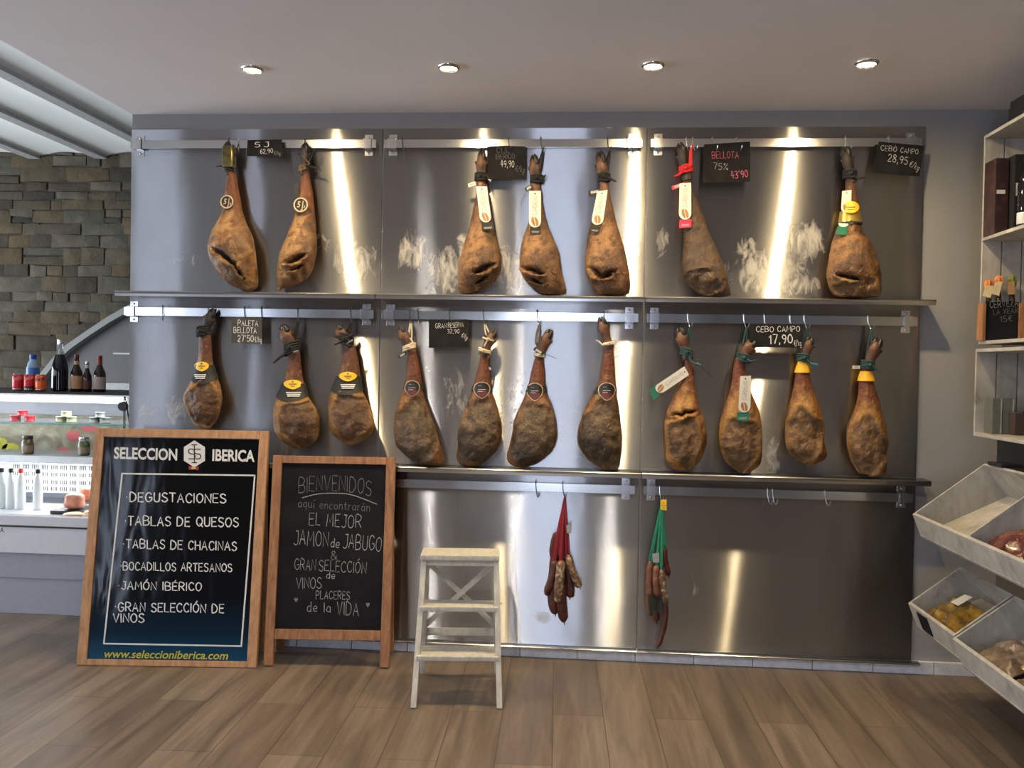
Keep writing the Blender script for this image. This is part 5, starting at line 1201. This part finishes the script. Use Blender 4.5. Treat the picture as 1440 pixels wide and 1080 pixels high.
t, c, r = can(57, 'orange soda can on the counter beside the tall dark bottle', M_cor); b = MB(); lay(b, font2d('Fanta', .03), (50.5, 536.5), (63, 534), 5.5, on_cyl(c, r), V()); b.build('lettering', plain('dark blue print', lin(30, 34, 84), .5), t, False)
def bottle(name, label, u, v1, Y, prof_px, mat, cap=None, cap_mat=None, labels=(), group='bottles on the counter', cat='bottle', base=None):
    """prof_px: list of (radius px, height px above the base)"""
    p = at(u, v1, Y); z0 = p.z if base is None else base; s = 1/(F_PX/(V((p.x, Y, z0))-CAM).dot(_f)); c = V((p.x, Y, z0))
    t = thing(name, label, cat, tuple(c), 0, group)
    MB().lathe([(a*s, h_*s) for a, h_ in prof_px]+[(.0001, prof_px[-1][1]*s)], c, 24).build('glass' if 'bottle' in name else 'body', mat, t)
    if cap: MB().lathe([(cap[0]*s, cap[1]*s), (cap[0]*1.05*s, (cap[1]+.6)*s), (cap[0]*s, cap[2]*s), (.0001, (cap[2]+.3)*s)], c, 20).build('cap', cap_mat, t)
    for (r_, a, e, mt, nm) in labels: MB().lathe([(r_*s, a*s), (r_*s*1.005, (a+.3)*s), (r_*s*1.005, (e-.3)*s), (r_*s, e*s)], c, 24, None, False).build(nm, mt, t)
    return t, c, s
M_bg = plain('dark brown bottle glass', (.018, .008, .005), .08, 0, .1); M_bk = plain('dark cola glass', (.006, .006, .009), .05, 0, .1)
M_clear = NT('clear bottle glass'); M_clear.P(Base_Color=(.8, .86, .88), Roughness=.06, Transmission_Weight=.85, IOR=1.3); M_clear = M_clear.m
t, c, s = bottle('glass_bottle', 'tall dark bottle with a clear neck, largest on the counter', 84, 548, CY+.40, [(8.5, 0), (11, 1.5), (11, 28), (10, 36), (8, 44), (6, 51)], M_bk, None, None, base=ZT)
MB().lathe([(6*s, 51*s), (4*s, 58*s), (3.2*s, 64*s), (3.2*s, 70*s), (.0001, 70*s)], c, 20).build('neck', M_clear, t); MB().lathe([(3.6*s, 66*s), (3.8*s, 72*s), (.0001, 72.5*s)], c, 16).build('cap', M_chrome, t)
bottle('plastic_bottle', 'plastic water bottle with a blue cap behind the soda cans', 46, 548, CY+.55, [(7, 0), (8.4, 1.5), (8.4, 28), (7, 36), (4, 42), (3.6, 44)], plain('blue tinted plastic', (.32, .42, .55), .15), (4.2, 43, 49), plain('blue cap', lin(28, 70, 170), .4), [(8.5, 14, 31, plain('blue band', lin(60, 110, 180), .4), 'label')], base=ZT)
bp_ = [(7.5, 0), (8, 1), (8, 22), (7.6, 27), (5, 33), (3.2, 38), (2.8, 49)]
bottle('beer_bottle', 'brown beer bottle with a peach label, left of the three', 107.5, 548, CY+.40, bp_, M_bg, (3.1, 47, 52), M_rprint, [(8.15, 4, 22, plain('peach label', lin(186, 140, 96), .5), 'label'), (3.4, 38, 43, plain('peach label', lin(186, 140, 96)), 'neck_label')], base=ZT)
bottle('beer_bottle', 'shorter brown beer bottle with a dark round label, middle of the three', 122.5, 548, CY+.40, [(a*.74, h_*.83) for a, h_ in bp_], M_bg, (2.4, 39, 42.5), plain('silver cap', (.4, .4, .38), .3, .8), [(6.05, 4, 16, plain('dark red label', lin(84, 36, 30), .5), 'label'), (2.5, 33, 38, plain('cream neck label', lin(196, 184, 160)), 'neck_label')], base=ZT)
bottle('beer_bottle', 'dark beer bottle with a red neck and pale label, right of the three', 140, 548, CY+.40, bp_, M_bg, (3.1, 46, 51), plain('red cap', lin(120, 20, 24)), [(8.15, 4, 21, plain('pale label', lin(170, 150, 140), .5), 'label'), (3.3, 37, 46, plain('red neck', lin(130, 24, 28)), 'neck_label')], base=ZT)
# tins on the glass shelf
def tin(u, lvl, label, col, grp):
    Y = CY+.26; z = .9985+lvl*.0288; p = at(u, 592, Y); c = V((p.x, Y, z)); r = .0262; h_ = .0283
    t = thing('preserve_tin', label, 'tin', tuple(c), 0, grp)
    MB().lathe([(r*.97, 0), (r, .001), (r, .003), (r*.97, .004), (r*.97, h_-.004), (r, h_-.003), (r, h_-.001), (r*.97, h_)], c, 24).build('tin_body', plain(*col), t)
    MB().lathe([(r*.93, h_-.0005), (r*.90, h_-.0012), (.0001, h_-.0012)], c, 24).build('tin_lid', M_chrome, t)
for (cn, u0, du, col) in (('red', 32, 20, ('tin red', lin(186, 40, 52), .35)), ('cream', 93.5, 15, ('tin cream', lin(176, 172, 140), .35)), ('grey', 141, 15.5, ('tin grey', lin(138, 140, 136), .35))):
    gp = cn+' tins in a pyramid on the glass shelf'
    tin(u0-du/2, 0, 'lower left %s tin of its pyramid on the glass shelf' % cn, col, gp); tin(u0+du/2, 0, 'lower right %s tin of its pyramid on the glass shelf' % cn, col, gp); tin(u0, 1, 'top %s tin of its pyramid on the glass shelf' % cn, col, gp)
# jars on the middle shelf
def jar(u, label, body, lidm):
    bottle('preserve_jar', label, u, 637, CY+.52, [(6.5, 0), (7.8, 1.2), (8, 14), (7.4, 18), (6, 20.5), (6, 22)], body, (6.8, 21, 26), lidm, [(8.1, 4, 12.5, plain('jar label', lin(120, 96, 80), .5), 'label')], 'preserve jars on the middle shelf', 'jar', base=.7855)
jar(39, 'preserve jar with a dark lid and reddish label on the middle shelf', plain('olive brown jar', lin(84, 74, 44), .12), plain('dark brown lid', lin(50, 36, 28), .3))
jar(118, 'olive green preserve jar with a shiny lid on the middle shelf', plain('olive green jar', lin(72, 76, 40), .12), M_chrome)
# white bottles and meat on the deck
M_milk = plain('white plastic', (.75, .75, .74), .35, 0, .02)
for u, capc, lab in ((2, 'black', 'white bottle with a black cap, first from the frame edge'), (15, 'black', 'white bottle with a black cap, second from the frame edge'), (29, 'red', 'white bottle with a red cap on the counter deck'), (53, 'black', 'white bottle with a dark cap, rightmost in the row')):
    bottle('white_bottle', lab, u, 722, CY+.36, [(5.6, 0), (6.3, 1.5), (6.3, 36), (5, 43), (2.8, 48), (2.6, 52)], M_milk, (3.2, 51, 57), plain('cap '+capc, (.012, .012, .012) if capc == 'black' else lin(190, 40, 40), .4), (), 'white bottles on the counter deck', base=.4925)
def lump(name, label, cat, u, v, Y, rx, rz_, ry, mat, grp, seed=0, base=None, top=None):
    p = at(u, v, Y); z = base if base is not None else p.z; c = V((p.x, Y, z+rz_)); b = MB(); rings = []
    for i in range(15):
        a = -math.pi/2+math.pi*i/14; k = math.copysign(abs(math.sin(a))**.7, math.sin(a)); q = max(1e-4, math.cos(a))**.55
        ring = []
        for j in range(28):
            t_ = 2*math.pi*j/28; p_ = V((math.cos(t_)*rx*q, math.sin(t_)*ry*q, k*rz_)); nn = noise.noise(V((p_.x*25+seed*3, p_.y*25, p_.z*25)))
            ring.append(c+V((p_.x*(1+.16*nn), p_.y*(1+.16*nn), p_.z)))
        rings.append(ring)
    o = b.loft(rings).build(name, mat, None, True, None, 80); tag(o, label, cat, grp); return o
M_meat = plain('pink cooked meat', lin(186, 120, 96), .45, 0, .3, 25); M_meat2 = plain('pale cheese', lin(214, 176, 136), .5, 0, .1, 20)
MG = 'cuts on the counter deck'
lump('meat_cut', 'large pink meat cut on the counter deck', 'meat', 105, 722, CY+.30, .058, .042, .05, M_meat, MG, 1, .515)
lump('meat_cut', 'pinkish meat cut behind the large one, beside the poster edge', 'meat', 123, 712, CY+.40, .045, .04, .04, M_meat, MG, 2, .54)
lump('cheese_wedge', 'pale cheese piece on the deck under the large pink cut', 'cheese', 103, 725, CY+.16, .055, .013, .05, M_meat2, MG, 3, .4925)
lump('cheese_wedge', 'pale cheese piece on the deck at the poster edge', 'cheese', 128, 725, CY+.16, .04, .02, .04, M_meat2, MG, 4, .4925)
tag(MB().box((at(96, 720, CY+.28).x-.075, CY+.23, .4925), (at(96, 720, CY+.28).x+.10, CY+.44, .513), .003).build('black_tray', M_black), 'black tray on the counter deck under the meat cuts', 'tray')
# far shelf inside the arch
tag(MB().box((at(150, 540, 2.6).x, 2.5, 0), (at(196, 540, 2.6).x, 2.85, at(150, 538, 2.6).z), .004).build('back_counter', plain('pale worktop', (.40, .41, .40), .5)), 'pale worktop seen beyond the beer bottles, under the arch', 'worktop')
tag(MB().box((at(168, 498, 2.8).x, 2.70, at(168, 498.5, 2.8).z), (at(200, 498, 2.8).x, 2.93, at(168, 496, 2.8).z), .002).build('wall_shelf', plain('pale shelf', (.42, .42, .41), .5)), 'thin pale shelf inside the arch beside the panels', 'shelf')

# ================================================================== crates on the right wall
def crate(label, x0, z0, z1, y0, y1, mid=None):
    t = thing('wooden_crate', label, 'crate', (XR, (y0+y1)/2, z0), 0, 'whitewashed crates on the right wall')
    w_ = (XR-.002-x0)/3
    for ye in (y0, y1-.014):
        for k in range(3): MB().box((x0+k*w_+.002, ye, z0), (x0+(k+1)*w_-.003, ye+.014, z1), .0015).build('end_board', M_crate, t)
    for zz in [z0, z1-.014]+([mid] if mid else []):
        MB().box((x0, y0+.0145, zz), (XR-.012, y1-.0145, zz+.014), .0015).build('shelf_board', M_crate, t)
    z = z0+.02
    while z < z1-.07:
        MB().box((XR-.011, y0+.015, z), (XR-.002, y1-.015, z+.058), .001).build('back_slat', M_crate, t); z += .072
    return t
CY1 = -.30
crate('tall whitewashed crate shelf with a middle board, high on the right wall', 3.783, 1.467, 2.318, -1.25, CY1, at(1385, 333, -.34).z-.014)
crate('smaller whitewashed crate holding silver boxes, under the tall crate', 3.772, 1.093, 1.449, -1.25, CY1)
zm = at(1385, 333, -.34).z+.0005
tag(MB().box((3.83, -.80, 2.3185), (4.0, -.42, 2.42), .003).build('dark_box', M_black), 'dark box lying on top of the tall crate', 'box')
def giftbox(label, x0, x1, y0, y1, z0, z1, mat, lab=None):
    t = thing('gift_box', label, 'box', ((x0+x1)/2, (y0+y1)/2, z0), 0, 'dark gift boxes in the tall crate')
    MB().box((x0, y0, z0), (x1, y1, z1), .0015).build('box_body', mat, t)
    if lab: MB().box((lab[0], y0-.0008, lab[2]), (lab[1], y0-.0001, lab[3])).build('paper_label', M_tagw, t)
    return t
m = NT('patterned dark red card'); w_ = m.n('ShaderNodeTexVoronoi'); w_.inputs['Scale'].default_value = 28; m.t.links.new(m.coord(), w_.inputs['Vector'])
m.P(Base_Color=m.ramp(w_.outputs['Distance'], [(.2, lin(64, 36, 34)), (.5, lin(38, 20, 20))]), Roughness=.5); M_boxred = m.m
A = at(1398.5, 315, -.43); Bq = at(1417, 315, -.43); zt_ = at(1405, 222, -.43).z
giftbox('dark red patterned gift box at the far end of the tall crate', A.x, Bq.x, -.43, -.33, zm, zt_, M_boxred, (at(1401.5, 270, -.43).x, at(1413.5, 270, -.43).x, at(1405, 272.5, -.43).z, at(1405, 267, -.43).z))
giftbox('black bottle box standing beside the patterned gift box', Bq.x+.004, Bq.x+.075, -.47, -.36, zm, zt_+.005, M_black, (Bq.x+.009, Bq.x+.020, zm+.14, zm+.19))
t, c, s = bottle('wine_bottle', 'dark wine bottle with a silver foot label beside the black box', 1443, 318, -.55, [(10, 0), (12, 2), (12, 60), (9, 74), (4.5, 82), (4.5, 98)], M_bk, (5, 92, 100), M_black, [(12.1, 6, 22, plain('silver label', (.5, .5, .5), .3), 'label')], 'bottles in the tall crate', base=zm)
# bottle carrier with chalk sign
zb_ = 1.4815; Yf = -.372
cr = thing('bottle_carrier', 'wooden bottle carrier with a small chalkboard front reading CERVEZA', 'bottle carrier', (at(1408, 460, Yf).x, Yf+.06, zb_))
xl, xr = at(1377.5, 460, Yf).x+.012, at(1441, 460, Yf).x; zt_ = at(1400, 424, Yf).z
xl = max(xl, 3.752)
for (a, e) in ((xl, xl+.012), (xr-.022, xr)): MB().box((a, Yf, zb_), (e, Yf+.054, zt_-.006), .001).build('end_block', M_oak2, cr)
MB().box((xl+.012, Yf+.006, zb_+.002), (xr-.022, Yf+.012, zt_)).build('chalk_panel', M_slate, cr); MB().box((xl+.012, Yf+.042, zb_), (xr-.022, Yf+.050, zt_-.02)).build('back_board', M_oak2, cr); MB().box((xl+.012, Yf+.012, zb_), (xr-.022, Yf+.042, zb_+.008)).build('base_board', M_oak2, cr)
for s_, A, B, h_, mt in (('CERVEZA', (1392, 433), (1432, 430), 9, M_chalkm), ('LA XEAR', (1397, 442.5), (1432, 440), 7, M_chalkd), ('15€', (1406, 453), (1424, 451.5), 8, M_chalkd)):
    b = MB(); lay(b, strokes2d(s_, .5, .14), A, B, h_, lambda u, v: at(u, v, Yf+.0054), V()); b.build('chalk_writing', mt, cr, False)
M_orange = plain('orange paper', lin(190, 112, 48), .7, 0, .25, 60); M_gpaper = plain('green paper', lin(96, 104, 48), .7, 0, .3, 60)
M_tagc = plain('cream tag', lin(214, 196, 150), .6); M_tagb = plain('tan tag', lin(170, 130, 84), .6)
def crate_bottle(u, v, Y, mat, tagm, quad, label):
    p = at(u, v, Y); c = V((p.x, Yf+.027, zb_+.0085)); hh = p.z-zb_-.0085
    t = thing('beer_bottle', label, 'bottle', tuple(c), 0, 'paper-topped bottles in the tall crate')
    MB().lathe([(.012, 0), (.0138, .004), (.0138, hh*.52), (.010, hh*.72), (.007, hh*.80), (.007, hh*.98), (.0001, hh*.98)], c, 20).build('glass', M_bg, t)
    rings = []
    for (r_, z) in ((.009, hh*.80), (.013, hh*.86), (.017, hh*.94), (.014, hh*1.01), (.004, hh*1.04)):
        rings.append([c+V((math.cos(k*.3142)*r_*(1+.13*math.sin(k*2.3)), math.sin(k*.3142)*r_*(1+.13*math.sin(k*2.3)), z)) for k in range(20)])
    MB().loft(rings).build('paper_top', mat, t)
    MB().prism([at(q[0], q[1], Yf-.004-(.004 if u == 1405 else 0)) for q in quad], (0, 1, 0), .001).build('paper_tag', tagm, t, False)
crate_bottle(1391.5, 396, Yf+.026, M_orange, M_tagc, [(1386, 401), (1397, 402), (1393, 419), (1382, 416)], 'bottle with orange paper top and tilted cream tag, nearest the crate end board')
crate_bottle(1405, 391, Yf+.027, M_orange, M_tagc, [(1400, 396), (1410, 396), (1405, 416), (1394, 413)], 'bottle with orange paper top, second from the crate end board')
crate_bottle(1424, 390, Yf+.027, M_gpaper, M_tagb, [(1418, 396), (1427, 395), (1427, 414), (1417, 414)], 'bottle with green paper top and tan tag')
# silver boxes in the lower crate
SG = 'silver boxes in the lower crate'; M_sil = plain('silver grey card', (.13, .135, .115), .4, .2); M_sile = plain('silver edge', (.6, .6, .6), .25, .8)
zl = 1.1078
def silver(label, u0, u1, v1, Y, d, mat=None):
    a, e = at(u0, 612, Y).x, at(u1, 612, Y).x; zt_ = at(u0, v1, Y).z
    t = thing('slim_box', label, 'box', ((a+e)/2, Y+d/2, zl), 0, SG); MB().box((a, Y, zl), (e, Y+d, zt_), .001).build('box_body', mat or M_sil, t)
    MB().box((e-.006, Y-.0012, zl+.001), (e-.001, Y-.0002, zt_-.001)).build('bright_edge', M_sile, t)
silver('silver-grey slim box nearest the crate end board', 1395, 1408.5, 560, -.40, .07)
silver('silver-grey slim box second from the end board', 1409.5, 1425, 560, -.40, .06)
silver('shorter dark slim box right of the silver-grey ones', 1427, 1443, 581, -.455, .05, plain('dark brown card', lin(64, 50, 44), .4))
t, c, s = bottle('wine_bottle', 'dark bottle leaning place behind the slim boxes in the lower crate', 1447, 575, -.39, [(9, 0), (10, 1), (10, 20), (8, 30), (4, 38), (4, 50)], M_bk, (4.4, 44, 51), M_black, (), 'bottles in the lower crate', base=zl)
t['label'] = 'dark bottle behind the slim boxes in the lower crate'

# ================================================================== tilted produce bins on the right wall
tag(MB().box((3.905, -1.4, .90), (3.93, -.22, 1.085), .002).build('black_board', M_black), 'black board on the wall between the lower crate and the upper bin', 'board')
def bin_(label, y0, y1, FT, BT, dep_f, dep_b, grp='whitewashed tilted bins'):
    """FT/BT: (x, z) of the front and back top edges; the tray is dep_f deep in front, dep_b behind; open side up"""
    t = thing('tilted_bin', label, 'bin', (FT[0], (y0+y1)/2, FT[1]), 0, grp); th = .012
    f = V((FT[0], 0, FT[1])); k = V((BT[0], 0, BT[1])); ax = (k-f).normalized(); dn = V((ax.z, 0, -ax.x))
    fb = f+V((.036, 0, -.092))*(dep_f/.10); kb = k+dn*dep_b
    P2 = [f, k, kb, fb]
    for ye, nm in ((y1-th, 'end_board'), (y0, 'end_board')): MB().prism([V((p.x, ye, p.z)) for p in P2], (0, 1, 0), th).build(nm, M_crate, t, False)
    def slab(p, q, nin, nm):
        b = MB(); a = [V((p.x, y0+th, p.z)), V((q.x, y0+th, q.z)), V((q.x, y1-th, q.z)), V((p.x, y1-th, p.z))]; b.prism(a, nin, th); b.build(nm, M_crate, t, False)
    slab(f, fb, ax, 'front_board'); slab(k, kb, -ax, 'back_board'); slab(fb, kb, (-dn), 'floor_board')
    return t, f, ax, dn, fb, kb
YE = -.35
t, f1, ax1, dn1, fb1, kb1 = bin_('upper tilted white bin with reddish sausage packs on the right wall', -1.5, YE, (3.523, .769), (3.802, .985), .10, .17)
MB().prism([V((p.x, -.86, p.z)) for p in (f1+ax1*.02+dn1*.0, f1+ax1*.34, kb1+(-dn1)*.01-ax1*.012, fb1+V((.02, 0, .012)))], (0, 1, 0), .01).build('divider', M_crate, t, False)
t, f2, ax2, dn2, fb2, kb2 = bin_('lower tilted white bin with a yellow bag and a black price tag', -.80, YE, (3.515, .404), (3.716, .56), .105, .16)
fq = (fb2-f2).normalized()
MB().prism([V((f2.x, -.44, f2.z))+fq*.012+V((-.0005, 0, 0)), V((f2.x, -.54, f2.z))+fq*.012+V((-.0005, 0, 0)), V((f2.x, -.54, f2.z))+fq*.085+V((-.0005, 0, 0)), V((f2.x, -.44, f2.z))+fq*.085+V((-.0005, 0, 0))], (-1, 0, -.4), .004).build('price_tag', M_slate, t, False)
t, f3, ax3, dn3, fb3, kb3 = bin_('lowest tilted white bin nearest the viewer, with beige packs', -1.9, -.812, (3.505, .398), (3.716, .56), .105, .16)
# black price clip on the upper bin
tag(MB().box((3.79, -.52, .985), (3.87, -.40, .998), .002).build('price_clip', M_black), 'black price clip on the back edge of the upper bin', 'clip')
# packs
M_film = NT('sausage pack film'); n1 = M_film.noise(18, 5); n2 = M_film.noise(45, 3)
M_film.P(Base_Color=M_film.ramp(n1, [(.32, lin(52, 22, 16)), (.5, lin(94, 40, 28)), (.7, lin(130, 84, 64))]), Roughness=.18); M_film.set(M_film.b.inputs['Coat Weight'], .6); M_film.bump(n1, .8, .02); M_film = M_film.m
M_bagy = NT('yellow snack bag'); n1 = M_bagy.noise(12, 4)
M_bagy.P(Base_Color=M_bagy.ramp(n1, [(.3, lin(70, 52, 24)), (.55, lin(128, 98, 34)), (.75, lin(166, 140, 72))]), Roughness=.2); M_bagy.bump(n1, .8, .02); M_bagy = M_bagy.m
M_bagb = NT('beige pack'); n1 = M_bagb.noise(14, 4)
M_bagb.P(Base_Color=M_bagb.ramp(n1, [(.3, lin(84, 68, 54)), (.55, lin(124, 106, 88)), (.75, lin(160, 148, 130))]), Roughness=.22); M_bagb.bump(n1, .8, .02); M_bagb = M_bagb.m
def pack(name, label, cat, base, ax, dn, along, yc, L, Wd, Th, mat, seed, grp):
    """pillow shaped pack lying on a bin's sloping floor"""
    b = MB(); up_ = -dn; yv = V((0, 1, 0)); c = base+ax*along+V((0, yc, 0))+up_*(Th*.62+.013); N = 22; tops = []; bots = []
    for i in range(N+1):
        for j in range(N+1):
            s_, t_ = i/N*2-1, j/N*2-1; pf = max(0, (1-abs(s_)**2.6))*max(0, (1-abs(t_)**2.6)); hgt = Th/2*pf**.45
            nz = noise.noise(V((s_*2.4+seed*7, t_*2.4, seed)))*Th*.34+noise.noise(V((s_*6+seed, t_*6, 3)))*Th*.14
            p = c+ax*(t_*Wd/2*(1+.05*math.sin(s_*5+seed)))+yv*(s_*L/2)
            tops.append(p+up_*(hgt+nz*pf**.3)); bots.append(p-up_*(hgt*.8))
    n_ = (N+1)*(N+1); b.v = tops+bots
    for i in range(N):
        for j in range(N):
            q = [i*(N+1)+j, i*(N+1)+j+1, (i+1)*(N+1)+j+1, (i+1)*(N+1)+j]; b.f.append(tuple(q)); b.f.append(tuple(reversed([k+n_ for k in q])))
    rim = [i for i in range(N+1)]+[(i*(N+1)+N) for i in range(1, N+1)]+[N*(N+1)+j for j in range(N-1, -1, -1)]+[i*(N+1) for i in range(N-1, 0, -1)]
    for a, e in zip(rim, rim[1:]+rim[:1]): b.f.append((a, e, e+n_, a+n_))
    t = thing(name, label, cat, tuple(c), 0, grp); b.build('bag', mat, t, True, None, 80); return t, c, up_
def floor_base(fb, kb): return V((fb.x, 0, fb.z)), (kb-fb).normalized(), V(((kb-fb).normalized().z, 0, -(kb-fb).normalized().x))
bs, ax_, dn_ = floor_base(fb1, kb1); PG = 'packs in the tilted bins'
pack('sausage_pack', 'shiny pack of red-brown sausages behind the front board of the upper bin', 'food pack', bs, ax_, dn_,   .112, -1.0, .24, .15, .06, M_film, 1, PG)
pack('sausage_pack', 'shiny pack of red-brown sausages at the frame edge in the upper bin', 'food pack', bs, ax_, dn_, .145, -1.26, .22, .20, .06, M_film, 2, PG)
bs, ax_, dn_ = floor_base(fb2, kb2)
t, c, u_ = pack('snack_bag', 'yellow bag with a white label in the lower bin', 'food pack', bs, ax_, dn_, .115, -.56, .34, .17, .065, M_bagy, 3, PG)
MB().prism([c+ax_*a+V((0, e, 0))+u_*.046 for a, e in ((.01, .06), (.075, .075), (.085, .02), (.015, .0))], u_, .001).build('paper_label', M_tagw, t, False)
bs, ax_, dn_ = floor_base(fb3, kb3)
pack('snack_bag', 'beige pack lying at the far end of the lowest bin', 'food pack', bs, ax_, dn_, .112, -.99, .24, .15, .05, M_bagb, 4, PG)
t, c, u_ = pack('snack_bag', 'beige pack with a yellow label at the frame edge in the lowest bin', 'food pack', bs, ax_, dn_, .122, -1.27, .24, .16, .055, M_bagb, 5, PG)
MB().prism([c+ax_*a+V((0, e, 0))+u_*.05 for a, e in ((-.05, .08), (.03, .08), (.03, -.02), (-.05, -.02))], u_, .001).build('yellow_label', M_yellow, t, False)
